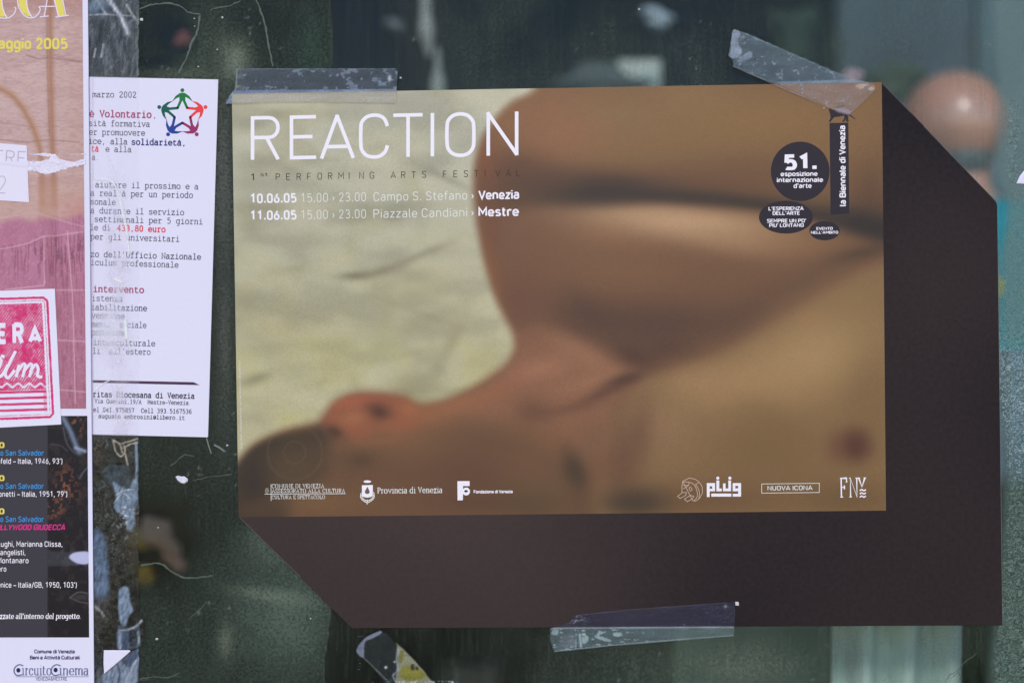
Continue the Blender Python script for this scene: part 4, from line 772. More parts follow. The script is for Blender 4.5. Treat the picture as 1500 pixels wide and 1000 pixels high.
    p.poly([(150, 1000), (153, 984), (176, 966), (206, 950), (204, 975), (196, 1010), (150, 1030)], I(120, 134, 158), 2.5, .95, True, .95)
    p.line([(172, 970), (176, 988), (170, 1010)], 1.8, I(60, 74, 98), .9, True, .95); p.poly([(180, 962), (202, 952), (200, 966), (188, 976)], I(64, 76, 104), 2, .9, True, .95); p.line([(200, 966), (190, 984), (184, 1004)], 1.5, I(160, 170, 190), .9, True, .95)
    p.blob(146, 1000, 6, 30, I(110, 118, 130), .6, 0, .9); p.mix(sm(1003, 1010, Y), I(70, 80, 90), .7)
    fc = fbm(X / 2.6 + Y / 9, Y / 6, 63, 3); loose = (1 - N) * sm(-.1, .2, 1 - N)
    p.c = p.c * (1 + (loose * 1.5 * (fc - .5)))[..., None]; rd = np.exp(-((vn(X / 4.5 + .8 * vn(X / 9, Y / 9, 66), Y / 9, 64) - .5) / .035) ** 2)  # facet light and dark multiplied into the film colour
    p.mix(loose * rd * .28 * sm(.45, .6, fbm(X / 12, Y / 18, 65)), I(128, 138, 152), .9)  # ridge highlights painted in as pale lines
    # ragged right edge
    er = 204 + 1.4 * (vn(X * 0, Y / 5, 60) - .5) * 2
    p.a = p.a * (1 - sm(er - .6, er + .8, X) * (1 - sm(900, 905, Y) * sm(215, 209, X) * sm(948, 940, Y)))
def strip_relief(X, Y):
    n = fbm(X / 6, Y / 28, 61, 3) - .5; N = notice_in(X, Y); c = (sm(118, 108, Y) + sm(640, 650, Y)) * (1 - N)
    return 0.0009 * n * c
sheet('film', 128, -60, 214, 1080, 1.0, stripf, M['film'], pt_, 0.0014, relief=strip_relief)

# ------------------------------------------------------------------ cinema poster
cp = thing('cinema_poster', 'tall cinema poster with yellow title, pink mural and black film listing', 'poster', P(60, 1080, 0.0022))
bx = lambda y: 130.0 + y * 0.009
card('sheet', [(-260, -60), (bx(-60), -60), (bx(1080), 1080), (-260, 1080)], 0.0024, 0.0005, M['paper'], cp)
strokes('sheet_edge', [('', [(bx(-60) + .2, -60), (bx(1080) + .2, 1080)])], .7, mat_plain('edge_shade', ink(150, 152, 190), .8, .1), cp, 0.00242)
def muralf(p):
    X, Y = p.X, p.Y; I = ink
    n = fbm(X / 40, Y / 12, 70); fine = fbm(X / 7 + .8 * fbm(X / 20, Y / 9, 71), Y / 1.7, 72, 3)
    p.c[:] = I(188, 156, 156); p.mix(sm(.3, .7, n), I(196, 166, 166)); p.mix(sm(60, 130, X) * .35, I(178, 138, 128)); p.mix(sm(40, 0, Y) * .8, I(172, 128, 122))
    p.mix(sm(.55, .75, fine) * .35, I(160, 122, 118)); p.mix(sm(.5, .3, fine) * .25, I(206, 178, 178))
    p.line([(40, 82), (58, 87), (72, 86), (90, 88), (120, 92)], .8, I(120, 88, 88), .7); p.line([(0, 180), (30, 184), (60, 187), (90, 186)], .7, I(150, 112, 108), .5); p.line([(0, 205), (40, 209), (70, 206), (118, 209)], .8, I(120, 84, 78), .6)
    p.line([(80, 82), (100, 87), (120, 91)], .8, I(130, 96, 92), .5)
    # wooden post and arch
    p.line([(75, -60), (75, 0), (75.5, 100), (78, 200), (81, 300)], 5.2, I(160, 110, 78), .8); p.line([(70, 20), (71, 100), (74, 200)], 1.2, I(120, 76, 56), .35)
    p.line([(-30, 126), (0, 131), (24, 146), (44, 176), (56, 205), (62, 235), (64, 300)], 5.0, I(164, 116, 82), .8); p.line([(-30, 120), (0, 126), (28, 141), (50, 172), (60, 205)], 1.4, I(196, 152, 120), .5)
    p.mix(sm(255, 262, Y) * sm(56, 60, X) * sm(88, 84, X) * .55, I(168, 122, 104))
    p.mix(sm(250, 290, Y) * .35, I(196, 156, 142))
    # pink part below the tear
    yb = 322 - 0.05 * X + 6 * (vn(X / 14, Y * 0, 73) - .5); pk = sm(-4, 10, Y - yb)
    p.mix(sm(270, 322, Y) * sm(60, 130, X) * .5, I(186, 110, 116))
    st = fbm(X / 1.6, Y / 22, 74, 3); p.mix(pk, I(180, 118, 148)); p.mix(pk * sm(.3, .7, fbm(X / 24, Y / 30, 75)) * .5, I(168, 102, 128))
    yd = 362 - .18 * X; dk = sm(-2, 3, Y - yd) * sm(430, 370, Y) * sm(.48, .6, st); p.mix(dk * .6, I(122, 62, 92))
    p.mix(pk * sm(.5, .68, st) * sm(40, 90, X) * .45, I(128, 76, 92)); p.mix(pk * sm(400, 600, Y) * .35, I(146, 92, 98))
    p.mix(pk * sm(.62, .74, fbm(X / 2.5, Y / 2.5, 76, 2)) * .25, I(206, 160, 184))
    for ln in ([(-5, 366), (20, 362), (45, 356), (66, 346), (80, 346), (122, 340)], [(66, 346), (66, 380), (67, 414)], [(10, 424), (40, 421), (66, 418), (67, 412)], [(84, 425), (125, 425)], [(84, 498), (128, 500)], [(86, 570), (128, 574)], [(100, 340), (108, 440), (112, 590)]):
        p.line(ln, .9, I(214, 168, 186), .75, False)
    p.line([(-5, 320), (25, 316), (50, 312), (70, 317), (100, 326), (126, 333)], 1.0, I(206, 160, 176), .6)
    p.mix(pk * .25 * np.exp(-((X - 78) / 9) ** 2), I(120, 60, 70))
sheet('mural_picture', -260, -60, 128, 598, 1.25, muralf, M['mural'], cp, 0.00255, [(-260, -60), (121.5, -60), (127.5, 598), (-260, 598)])
def listf(p):
    X, Y = p.X, p.Y; I = ink
    p.c[:] = I(58, 54, 64); r = sm(70.5, 72, X)
    p.mix(r, I(26, 19, 25)); n = fbm(X / 7, Y / 9, 80, 4)
    p.mix(r * sm(.5, .72, n) * .55, I(54, 42, 44)); g = sm(.56, .68, fbm(X / 4, Y / 4, 81, 3))
    for x, y, rx, ry in ((114, 622, 12, 16), (98, 712, 16, 26), (80, 745, 12, 14)): p.mix(r * g * np.exp(-((X - x) / rx) ** 2 - ((Y - y) / ry) ** 2), I(124, 76, 56))
    p.mix(r * .6 * sm(.5, .6, n) * sm(800, 816, Y) * sm(830, 822, Y), I(90, 96, 110)); p.poly([(72, 806), (112, 808), (112, 826), (72, 828)], I(56, 56, 64), 2, .8, False)
    p.poly([(103, 815), (112, 808), (132, 808), (132, 823), (116, 824)], I(186, 188, 226), 1.5, .95)
    p.line([(94, 612), (104, 630), (114, 655), (118, 662)], 3.2, I(108, 124, 150), .9); p.line([(94, 626), (100, 650), (114, 664), (126, 662)], 1.0, I(74, 80, 90), .8); p.line([(112, 655), (126, 660)], 2.2, I(150, 160, 190), .8)
    p.line([(76, 650), (90, 652), (100, 660)], .9, I(70, 66, 70), .8); p.line([(104, 874), (116, 866), (131, 868)], .9, I(96, 92, 92), .8); p.line([(104, 874), (118, 880), (131, 882)], .9, I(86, 82, 84), .8); p.blob(120, 873, 12, 4, I(60, 58, 60), .8)
    p.line([(118, 700), (124, 690), (130, 684)], 1.2, I(96, 100, 120), .6)
sheet('listing_panel', -260, 609, 131, 932, 1.25, listf, M['mural'], cp, 0.00256, [(-260, 609), (129.3, 608.5), (132, 932), (-260, 932)])
h2 = 0.00268
# big two-tone serif title, cut off by the top of the picture
tl = flat('title_lettering', [[(-3, -12), (4, -12), (4.5, 8), (7.5, 20), (11, 26), (5, 26), (-3, 25)], [(27.6, -12), (40.2, -12), (41, 8), (43.5, 19), (48.5, 26), (42, 25), (34, 19), (29.5, 9)], [(79.8, -2), (91.8, -2), (96.6, 25), (88.2, 25.2), (83.5, 11)]], M['yellow_ink'], cp, h2)
sub(strokes('outline', [('~', [(-4, 26.5), (6, 28.3), (15, 27.3), (22, 22), (25, 15), (23.3, 11.8)]), ('~', [(4.5, -12), (5, 8), (8.2, 20), (12, 27)]), ('~', [(27, -12), (28, 7), (33, 19), (41, 26.5), (50, 27.6), (57, 23), (60.6, 16), (58.6, 11.6)]),
    ('~', [(40.6, -12), (41.3, 8), (44.2, 19), (49, 27)]), ('', [(72.5, -8), (66.5, 25.5)]), ('', [(58.8, 11.3), (82, 11)]), ('', [(60, 26.4), (73, 25)]), ('', [(78.5, -8), (87.6, 26)]), ('', [(91.6, -8), (98, 24.6)]), ('', [(82.8, 26.8), (102.6, 24)])], 1.7, mat_plain('lilac_white_ink', ink(228, 216, 240), .6, .2), None, 0.00272), tl)
text('date_lettering', 'aggio 2005', -1, 72.6, 101, 72.8, 14.6, M['yellow_ink'], cp, h2, bold=.035)
for y in (655, 703.2, 751.6):
    text('listing_text', 'IO', -2.5, y, 8.4, y, 7.4, M['yellow_ink'], cp, h2, bold=.05)
for y in (666.4, 714.8, 763.2):
    text('listing_text', 'po San Salvador', -3, y, 66, y, 7.6, M['sky_ink'], cp, h2, bold=.01)
Q = lambda s, x0, x1, y, cap=7.6, m='white_ink', b=.008, sh=0: text('listing_text', s, x0, y, x1, y, cap, M[m], cp, h2, bold=b, shear=sh)
Q("afeld – Italia, 1946, 93')", -2, 93, 678.4); Q("onetti – Italia, 1951, 79')", 0, 100, 726.4); Q('OLLYWOOD GIUDECCA', -4, 97, 774.8, 7.4, 'pink_ink', .03, .22)
Q('Lughi, Marianna Clissa,', -2, 93, 799.4); Q('vangelisti,', -3, 39, 811.6); Q('Montanaro', -2, 43.5, 823.4); Q('ero', -1, 11, 835.6); Q("enice – Italia/GB, 1950, 103')", -2, 114, 859)
text('listing_text', "realizzate all'interno del progetto.", -16, 904.6, 119.5, 904.6, 7.4, M['white_ink'], cp, h2, 'roman', .5, .12)
Q('Comune di Venezia', 52, 111, 955, 5.2, 'navy_ink', .03); Q('Beni e Attività Culturali', 45.5, 118, 963.8, 5.2, 'navy_ink', .03)
cc = text('cinema_logo', 'ircuito', 33.5, 987, 77, 987, 14, M['slate_ink'], cp, h2, 'roman', .05)
sub(text('lettering', 'inema', 88, 987, 131, 987, 14, M['slate_ink'], None, h2, 'roman', .05), cc)
for dx, ey_ in ((0, 979.8), (54.4, 979.4)):
    sub(strokes('capital', [('~', [(35.5 + dx, 973.2), (30 + dx, 971.6), (24.6 + dx, 974.5), (22.3 + dx, 979.5), (24 + dx, 985.4), (28.6 + dx, 987.4), (34 + dx, 986)])], 1.7, M['slate_ink'], None, h2), cc)
    sub(flat('pupil', [ell(28.6 + dx, ey_, 3, 3.4, 16)], M['midnight_ink'], None, h2), cc)
sub(strokes('rule', [('', [(25, 989.2), (131, 989.2)])], .7, M['slate_ink'], None, h2), cc)
sub(text('lettering', 'VENEZIA&MESTRE', 54, 994.8, 99.5, 994.8, 4.8, M['navy_ink'], None, h2), cc)
# the poster is torn across: bare white paper fibres
def tearf(p):
    p.c[:] = ink(226, 222, 246); p.mix(sm(.45, .75, fbm(p.X / 5, p.Y / 3, 90)) * .4, ink(204, 194, 224)); p.a[:] = 1
up1 = [(38, 229), (60, 226), (72, 227), (84, 224), (92, 232), (104, 229), (126, 225)]
def tear_keep(X, Y):
    a = np.interp(X, [0, 42, 60, 72, 80, 90, 105, 127, 128], [236, 236, 237, 234, 225, 233, 238, 232, 231]) + 1.6 * (vn(X / 3, X * 0, 91) - .5)
    b = np.interp(X, [0, 44, 60, 72, 85, 92, 110, 127, 128], [252, 251, 254, 256, 253, 250, 246, 242, 242]) + 2.2 * (vn(X / 2.5, X * 0, 92) - .5)
    m = (Y > a) & (Y < b)
    m2 = (Y > 225.5 + .8 * np.sin(X / 6)) & (Y < 228 + 2.6 * np.exp(-((X - 72) / 12) ** 2)) & (X > 42) & (X < 84)
    m3 = (Y > 226 - .02 * (X - 104)) & (Y < 228) & (X > 104)
    return m | m2 | m3
sheet('torn_strip', 0, 216, 127, 262, .8, tearf, mat_print('torn_paper', .8, .1, .04, 900, bump=.4, bscale=500), cp, 0.0027, keep=tear_keep, relief=lambda X, Y: 0.0003 * vn(X / 3, Y / 3, 95))

# small label and stamped sticker stuck on it
sl2 = thing('price_label', 'small white label with pale grey capitals, above the pink stamped sticker', 'label', P(18, 296, 0.0029))
card('sheet', [(-30, 208), (41, 214), (44.3, 297), (-30, 292)], 0.0030, 0.0002, mat_plain('label_paper', ink(226, 222, 246), .7, .2), sl2)
text('lettering', 'TRE', -7, 240.5, 38.5, 243, 20.5, M['label_ink'], sl2, 0.0031, bold=-.012)
text('lettering', '2', -2, 284, 9.5, 284.6, 26, M['label_ink'], sl2, 0.0031, bold=-.02)
def labtear(X, Y):
    return (Y > 236.5 + 1.2 * (vn(X / 3, X * 0, 96) - .5)) & (Y < 241 + 4 * sm(0, 30, X) + 1.5 * (vn(X / 3, X * 0, 97) - .5))
sheet('torn_strip', -30, 228, 44, 252, .8, tearf, M['paper'], sl2, 0.0032, keep=labtear)
stk = thing('stamped_sticker', 'white sticker with a smudged pink film stamp, stuck on the cinema poster', 'sticker', P(40, 624, 0.0029))
card('sheet', [(-120, 431), (82, 423), (91.5, 621), (-120, 632)], 0.0030, 0.0003, mat_plain('sticker_paper', ink(226, 224, 248), .7, .2), stk)
def stampf(p):
    X, Y = p.X, p.Y; I = ink
    p.c[:] = I(222, 50, 124); p.a[:] = 0
    q = [(-130, 440), (66, 434), (73, 440), (81.5, 606), (76, 612), (-130, 620)]
    d = sdpoly(X, Y, q) + .6 * (vn(X / 2, Y / 2, 100) - .5)
    ins = sm(5.4, 6.2, d)
    ht = .5 + .5 * np.sin((X * .9 + Y * .62) * 1.75); dn = fbm(X / 8, Y / 8, 101)
    fill = np.clip(.22 + .85 * sm(.2, .6, ht * .7 + dn * .75 - .05), 0, 1) * (.68 + .32 * sm(.3, .6, vn(X / 2, Y / 2, 102)))
    yl = Y - 572 + (X * .03)
    low = sm(-1, 1, yl); bars = sm(.1, .5, np.sin((yl - 0.5) * 2 * math.pi / 8.8)) * (.75 + .25 * vn(X / 2, Y / 2, 105)); wave = sm(2.4, 1.2, np.abs(Y - 564 - 2.6 * np.sin(X / 2.6)))
    f = fill * (1 - low) + bars * low; f = f * (1 - .95 * wave * (1 - low)); f = np.maximum(f, sm(1.2, .4, np.abs(Y - 558 - 2.6 * np.sin(X / 2.6))) * .8 * (1 - low))
    f = np.where(X > 76 - (620 - Y) * .04 - 9, np.maximum(f, .25), f)
    a = ins * f * sm(1.2, 2.2, np.abs(d - 8.2)) 
    fr = sm(0, .7, d) * sm(3.9, 3.1, d); a = np.maximum(a, fr * (.7 + .5 * vn(X / 3, Y / 3, 103)))
    a = a * (.75 + .35 * vn(X / 20, Y / 20, 104)); p.mix(sm(.5, .8, dn) * .5, I(206, 30, 100)); p.a = np.clip(a, 0, 1)
sheet('stamp_print', -40, 432, 86, 622, .7, stampf, mat_print('stamp_ink', .7, .15, .1, 1200, alpha=.1, bump=.02), stk, 0.0031)
lw = mat_plain('sticker_white', ink(230, 226, 250), .7, .2)
text('lettering', 'E', -2.5, 502.6, 10.5, 502.4, 27, lw, stk, 0.0032, bold=.05); text('lettering', 'R', 20.5, 502.2, 37, 502, 27.5, lw, stk, 0.0032, bold=.05); text('lettering', 'A', 43.5, 502, 63.5, 501.6, 21.5, lw, stk, 0.0032, bold=.05)
strokes('lettering', [('~', [(-2, 522), (4, 528), (0, 540), (-2, 552), (6, 548), (14, 534)]), ('~', [(25, 514), (16, 532), (10, 546), (14, 553), (24, 542)]), ('~', [(30, 534), (26, 552)]), ('~', [(27, 545), (36, 533), (39, 537), (35, 552)]), ('~', [(36, 545), (46, 533), (49, 538), (45, 552)]), ('~', [(46, 545), (54, 534), (58, 540), (57, 550), (64, 552)])], 4.4, lw, stk, 0.0032)
strokes('lettering', [('', [(4, 521), (9, 522.4)])], 4.5, lw, stk, 0.0033)

# ------------------------------------------------------------------ tapes holding the festival poster
def tape(label, quad, fn, h, thick=None, step=1.2, relief=None):
    cx = sum(a for a, b in quad) / 4; cy = max(b for a, b in quad)
    t_ = thing('adhesive_tape', label, 'tape', P(cx, cy, h), 'clear tapes holding the posters')
    xs = [a for a, b in quad]; ys = [b for a, b in quad]
    L = math.hypot(quad[1][0] - quad[0][0], quad[1][1] - quad[0][1]); Wd = math.hypot(quad[3][0] - quad[0][0], quad[3][1] - quad[0][1])
    def fn2(p):
        fn(p)
        wr = fbm(p.X / 22, p.Y / 5, 112, 3); p.a = np.clip(p.a * (.78 + .44 * wr), 0, 1); p.c *= (.88 + .24 * wr)[..., None]
        d = sdpoly(p.X, p.Y, quad)
        p.mix(.55 * sm(1.6, .4, d) * sm(.35, .6, vn(p.X / 9, p.Y / 9, 111)) * (p.a > .05), ink(150, 158, 176), .75)  # broken edge highlight painted along the tape rim
    sheet('tape_strip', 0, 0, L, Wd, step, fn2, M['tape'], t_, h, quad, relief=relief)
    return t_
def pbow(X, Y): return np.where(sdpoly(X, Y, [(340, 138), (1291, 121), (1460, 298), (1468, 915), (516, 919), (350, 757)]) > -30, bow(X, Y), 0)
def patches(p, thr, col, al, seed, sx=9, sy=7):
    n = fbm(p.X / sx, p.Y / sy, seed, 3); p.mix(.8 * sm(thr, thr + .04, n), ink(*col), al)
def t1(p):
    p.c[:] = ink(80, 88, 102); p.a[:] = .5
    k = sm(360, 480, p.X); n = fbm(p.X / 9, p.Y / 6, 120, 3)
    p.mix(.8 * sm(.655, .69, n + .05 * sm(470, 520, p.X)) * .9 * sm(352, 360, p.X), ink(122, 136, 158), .8)
    up = 130.5 + 4 * sm(380, 345, p.X) + .003 * (p.X - 340); bot = p.Y > 134.5
    yb = 133.6 - (p.X - 345) * .008; p.mix(sm(yb - 1.2, yb + .4, p.Y), ink(122, 136, 172), .75)
    pe = 138 - (p.X - 340) * .0179; p.mix(sm(pe - .7, pe + .7, p.Y) * sm(339.4, 340.2, p.X), ink(186, 184, 178), .42)
    p.mix(sm(358, 350, p.X) * sm(128, 132, p.Y) * 0 + sm(362, 345, p.X) * sm(.45, .55, n) * sm(134, 128, p.Y), ink(128, 140, 142), .7)
    # the lower left flares out, the rest is cut away
    lx = np.interp(p.Y, [100, 130, 140, 153], [349, 346, 338, 331]); p.a = p.a * sm(lx - .6, lx + .6, p.X)
    lo = np.interp(p.X, [330, 342, 400, 480, 580], [152.5, 152.5, 150.5, 150.5, 152]); p.a = p.a * sm(lo + .8, lo - .8, p.Y)
    p.line([(348, 100), (347, 118), (346, 132)], 1.1, ink(150, 158, 160), .8, True, .8); p.blob(571, 116, 2.6, 5, ink(196, 206, 228), .9, 0, .9); p.a = p.a * (1 - sm(577, 582, p.X) * sm(108, 103, p.Y))
tape('clear tape along the top left edge of the festival poster', [(328, 101.5), (583, 101.5), (580, 153), (328, 153)], t1, .0026)
def t2(p):
    X, Y = p.X, p.Y
    p.c[:] = ink(104, 120, 134); p.a[:] = .48
    pe = 138 - (X - 340) * .0179; on = sm(pe - .6, pe + .6, Y); p.mix(on, ink(168, 146, 142), .42)
    patches(p, .70, (138, 154, 168), .68, 130, 6, 5); p.mix(.7 * sm(.93, .97, vn(X / 3, Y / 3, 131)), ink(150, 162, 178), .75)
    p.poly([(1072, 44), (1084, 50), (1080, 62), (1086, 76), (1080, 86), (1068, 84), (1070, 70), (1068, 58)], ink(140, 152, 172), 1.5, .95, True, .8); p.poly([(1080, 88), (1098, 76), (1100, 86), (1082, 92)], ink(134, 148, 168), 1.5, .9, True, .8)
    p.poly([(1086, 53), (1092, 56), (1080, 64)], ink(130, 144, 162), 1, .7, True, .7)
    yb = pe - 3.4 + .8 * np.sin(X / 30); p.mix(sm(yb - 1.5, yb + .8, Y) * (1 - on) * sm(1125, 1150, X), ink(122, 146, 170), .7)
    p.poly([(1252, 125), (1268, 124), (1262, 131), (1255, 130)], ink(196, 172, 160), 1, .8, True, .8); p.poly([(1276, 128), (1280, 131), (1276, 134), (1270, 132)], ink(206, 186, 170), 1, .8, True, .8)
    p.a = p.a * sm(-.5, .6, sdpoly(X, Y, [(1075, 43), (1100, 53), (1248, 118), (1268, 121), (1280, 126), (1281, 133), (1244, 169), (1238, 167), (1074, 98), (1072, 88), (1066, 83), (1070, 62), (1072, 48)]))
    p.line([(1073, 98), (1130, 123), (1200, 153), (1243, 168)], .7, ink(176, 172, 176), .75, False, .8); p.line([(1076, 44), (1150, 76), (1220, 106), (1262, 121)], .6, ink(140, 154, 166), .6, False, .7)
    p.poly([(1222, 163), (1232, 158), (1243, 162), (1241, 169)], ink(170, 158, 176), 2, .7, True, .75); p.mix(sm(.55, .6, fbm(X / 3, Y / 3, 133)) * np.exp(-((X - 1207) / 9) ** 2 - ((Y - 154) / 5) ** 2), ink(196, 176, 168), .7)
tape('clear tape slanting across the top right corner of the festival poster', [(1062, 40), (1295, 116), (1262, 184), (1060, 100)], t2, .0026)
def t3(p):
    X, Y = p.X, p.Y
    ed = 919 - (X - 516) * .0042; on = sm(ed + .8, ed - .8, Y)
    p.c[:] = ink(100, 120, 128); p.a[:] = .50; p.mix(on, ink(58, 58, 84), .5)
    p.line([(806, 918.3), (900, 917.7), (1074, 916.8)], 1.0, ink(170, 182, 194), .85, False, .85)
    k = (1 - on); p.mix(k * sm(.70, .73, fbm(X / 8, Y / 3.5, 140, 2)) * sm(1000, 860, X), ink(150, 170, 178), .8); p.mix(sm(.93, .97, vn(X / 3, Y / 3, 141)) * .6, ink(128, 138, 160), .75)
    p.blob(832, 938, 14, 10, ink(116, 124, 140), .8, 0, .7, 4)
    for q in ([(870, 929), (885, 932), (896, 937), (888, 938), (874, 933)], [(898, 925), (910, 925), (908, 930), (900, 930)], [(852, 931), (861, 930), (861, 938), (854, 941)], [(810, 920), (818, 921), (816, 928), (808, 927)]): p.poly(q, ink(150, 172, 180), .8, .9, True, .85)
    p.line([(849, 928), (851, 946)], 1.6, ink(160, 180, 188), .9, True, .85); p.line([(843, 935), (843, 947)], 1.0, ink(150, 170, 178), .7, True, .8)
    p.blob(1062, 886.5, 2.4, 2.4, ink(140, 142, 166), .9, 0, .9)
    p.mix(sm(.5, .6, fbm(X / 2.4, Y / 2.4, 143)) * np.exp(-((X - 845) / 12) ** 2 - ((Y - 906) / 8) ** 2), ink(120, 124, 140), .8)
    p.line([(838, 900), (900, 893), (990, 886), (1062, 880.8)], .6, ink(140, 138, 158), .6, False, .75); p.line([(812, 952), (900, 943), (1000, 934.5), (1073, 929)], .8, ink(158, 172, 176), .7, False, .8)
    cut = sdpoly(X, Y, [(806, 919), (826, 912), (836, 909), (840, 900), (900, 893), (1076, 880), (1074, 930), (900, 944), (812, 953), (806, 936)]); p.a = p.a * sm(-.6, .6, cut)
tape('clear tape along the bottom edge of the festival poster', [(804, 897), (1077, 878), (1076, 935), (806, 955)], t3, .0028)
flat('tape_speck', [[(1076.5, 880), (1081.5, 880.4), (1081.8, 885.6), (1076.8, 885.4)]], M['edge'], None, .0016, bow)
sp_ = bpy.data.objects['tape_speck']; tag(sp_, 'tiny grey adhesive square beside the end of the bottom tape', 'adhesive speck')
def t4(p):
    X, Y = p.X, p.Y
    p.c[:] = ink(44, 54, 58); p.a[:] = .45
    rim = sdpoly(X, Y, [(523, 952), (536, 932), (557, 923), (566, 926), (600, 962), (640, 1006), (660, 1030), (600, 1040), (566, 1000), (533, 961)])
    p.a = p.a * sm(-.6, .6, rim)
    p.poly([(522, 952), (534, 934), (556, 923), (559, 926), (546, 934), (535, 940), (533, 962)], ink(126, 134, 156), 1.5, .9, True, .85)
    p.poly([(581, 940), (592, 950), (604, 962), (618, 978), (636, 1000), (650, 1020), (582, 1020), (580, 990), (583, 962)], ink(132, 134, 112), 1.5, .95, False, .95)
    p.poly([(586, 980), (598, 973), (606, 978), (620, 980), (622, 990), (604, 996), (590, 992)], ink(124, 122, 48), 2, .95, True, .97); p.poly([(586, 954), (592, 950), (590, 966), (584, 970)], ink(104, 102, 44), 1.5, .8, True, .95)
    p.poly([(602, 972), (607, 972), (607, 980), (602, 979)], ink(34, 32, 34), 1, .9, True, .95); p.poly([(609, 975), (613, 976), (613, 980), (609, 979)], ink(34, 32, 34), 1, .9, True, .95)
    p.mix(sm(.5, .56, vn(X / 2.5, Y / 2.5, 151)) * sm(994, 998, Y) * sm(578, 584, X), ink(168, 170, 172), .95)
    p.line([(583, 950), (581, 966), (583, 980), (576, 988), (582, 1000)], 1.6, ink(136, 144, 164), .8, True, .9); p.mix(.7 * sm(.92, .96, vn(X / 2.8, Y / 2.8, 150)) * sm(582, 578, X), ink(110, 120, 124), .8)
    p.blob(565.5, 976, 2, 2, ink(190, 196, 196), 1, 0, 1); p.blob(578, 968, 1.3, 1.3, ink(170, 176, 176), 1, 0, 1); p.line([(533, 962), (560, 988), (576, 1004)], 1.0, ink(116, 124, 124), .7, True, .8)
tape('dark clear tape scrap with yellowed paper below the festival poster', [(515, 915), (670, 915), (670, 1045), (515, 1045)], t4, .0016)
# white scraps
def scrap(name, pts, label, cat, h=.0022, mat='chip', dome=.0012):
    bm = bmesh.new(); cx = sum(a for a, b in pts) / len(pts); cy = sum(b for a, b in pts) / len(pts)
    base = [bm.verts.new(P(a, b, h)) for a, b in pts]; mid = [bm.verts.new(P(cx + (a - cx) * .8, cy + (b - cy) * .8, h + dome * random.uniform(.5, 1))) for a, b in pts]; c0 = bm.verts.new(P(cx + .8, cy - .6, h + dome * .7))
    n = len(pts)
    for i in range(n):
        j = (i + 1) % n; bm.faces.new((base[i], base[j], mid[j], mid[i])); bm.faces.new((mid[i], mid[j], c0))
    bm.faces.new(base[::-1])
    bmesh.ops.recalc_face_normals(bm, faces=bm.faces[:])
    return tag(link_bm(name, bm, M[mat], None, P(cx, cy, h)), label, cat)
scrap('paint_flake', [(257, 698), (261, 696), (266, 697.5), (270, 697), (275.5, 701), (275, 705), (270, 708.5), (265, 707), (260, 703)], 'small white flake on the dark glass right of the cinema poster', 'flake', .0006)
scrap('paper_scrap', [(153.5, 950.5), (191, 950.5), (192.5, 952), (178, 965), (166, 975), (154, 985), (153, 970)], 'white torn paper corner under the packing tape at the bottom', 'paper', .0026, 'paper', .0002)
scrap('paper_scrap', [(1488, 269), (1493, 258), (1503, 246), (1530, 240), (1530, 270), (1510, 270)], 'white paper corner cut off by the right edge of the view', 'paper', .0012, 'paper', .0006)
for x, y, r, lb in ((326, 26.5, 2, 'bright white speck high on the dark glass above the typed notice'), (208, 29, 3, 'pale crumb at the right edge of the crumpled head of the packing tape'),
        (232, 772, 1.3, 'minute speck above the pink blur, below the white flake'), (318.5, 73, 1.5, 'small speck above the top right corner of the typed notice'), (291, 98, 1.6, 'small speck just above the star emblem of the typed notice'),
        (285, 27.5, 1.3, 'upper one of two tiny specks beside the curved glue line'), (285.5, 39, 1.2, 'lower one of two tiny specks beside the curved glue line'), (455, 905, 1.4, 'small speck on the dusty glass by the lower left cut corner'),
        (230, 935, 2.6, 'pale crumb on the glass right of the torn paper corner'), (936, 14, 1.8, 'bluish speck near the top edge above the middle of the festival poster'), (587, 114.5, 2, 'pale speck just right of the top left tape'), (333, 652, 2, 'pale crumb left of the festival poster below the typed notice corner')):
    k = [(x + r * random.uniform(.6, 1.2) * math.cos(a), y + r * random.uniform(.5, 1) * math.sin(a)) for a in (0, 1, 2, 3.1, 4.2, 5.2)]
    o = scrap('dirt_speck', k[::-1], lb, 'speck', .0007, 'edge', .0004); o['group'] = 'pale specks stuck on the window glass'
def sliver(pts, wd, label):
    o = strokes('tape_sliver', [('', pts)], wd, M['sliver'], None, .0012); tag(o, label, 'tape sliver')
sliver([(303, 641), (306, 652), (310, 664)], 1.6, 'thin pale tape sliver just under the right corner of the typed notice')
sliver([(314, 651), (322, 655), (330, 661)], 2.4, 'wider pale tape sliver slanting away from the typed notice corner')

# ------------------------------------------------------------------ what stands inside, out of focus behind the glass
def skin_mesh(joints, edges, subdiv=2):
    me = bpy.data.meshes.new('s'); me.from_pydata([j[0] for j in joints], edges, [])
    o = bpy.data.objects.new('s', me); C.objects.link(o); m = o.modifiers.new('s', 'SKIN'); m.use_smooth_shade = True
    for v, j in zip(me.skin_vertices[0].data, joints): v.radius = (j[1], j[2] if len(j) > 2 else j[1]); v.use_root = False
    me.skin_vertices[0].data[0].use_root = True
    u = o.modifiers.new('u', 'SUBSURF'); u.levels = subdiv; u.render_levels = subdiv
    dg = bpy.context.evaluated_depsgraph_get(); dg.update()
    r = bpy.data.meshes.new_from_object(o.evaluated_get(dg)); bpy.data.objects.remove(o)
    r.polygons.foreach_set('use_smooth', np.ones(len(r.polygons), bool))
    return r
hc = B(1402, 182, .62); fx, fy = hc.x, hc.y
pr = thing('person', 'bald person in a teal shirt seen from behind through the glass, beside the festival poster', 'person', (fx, fy, 0))
zn = B(1402, 270, .62).z
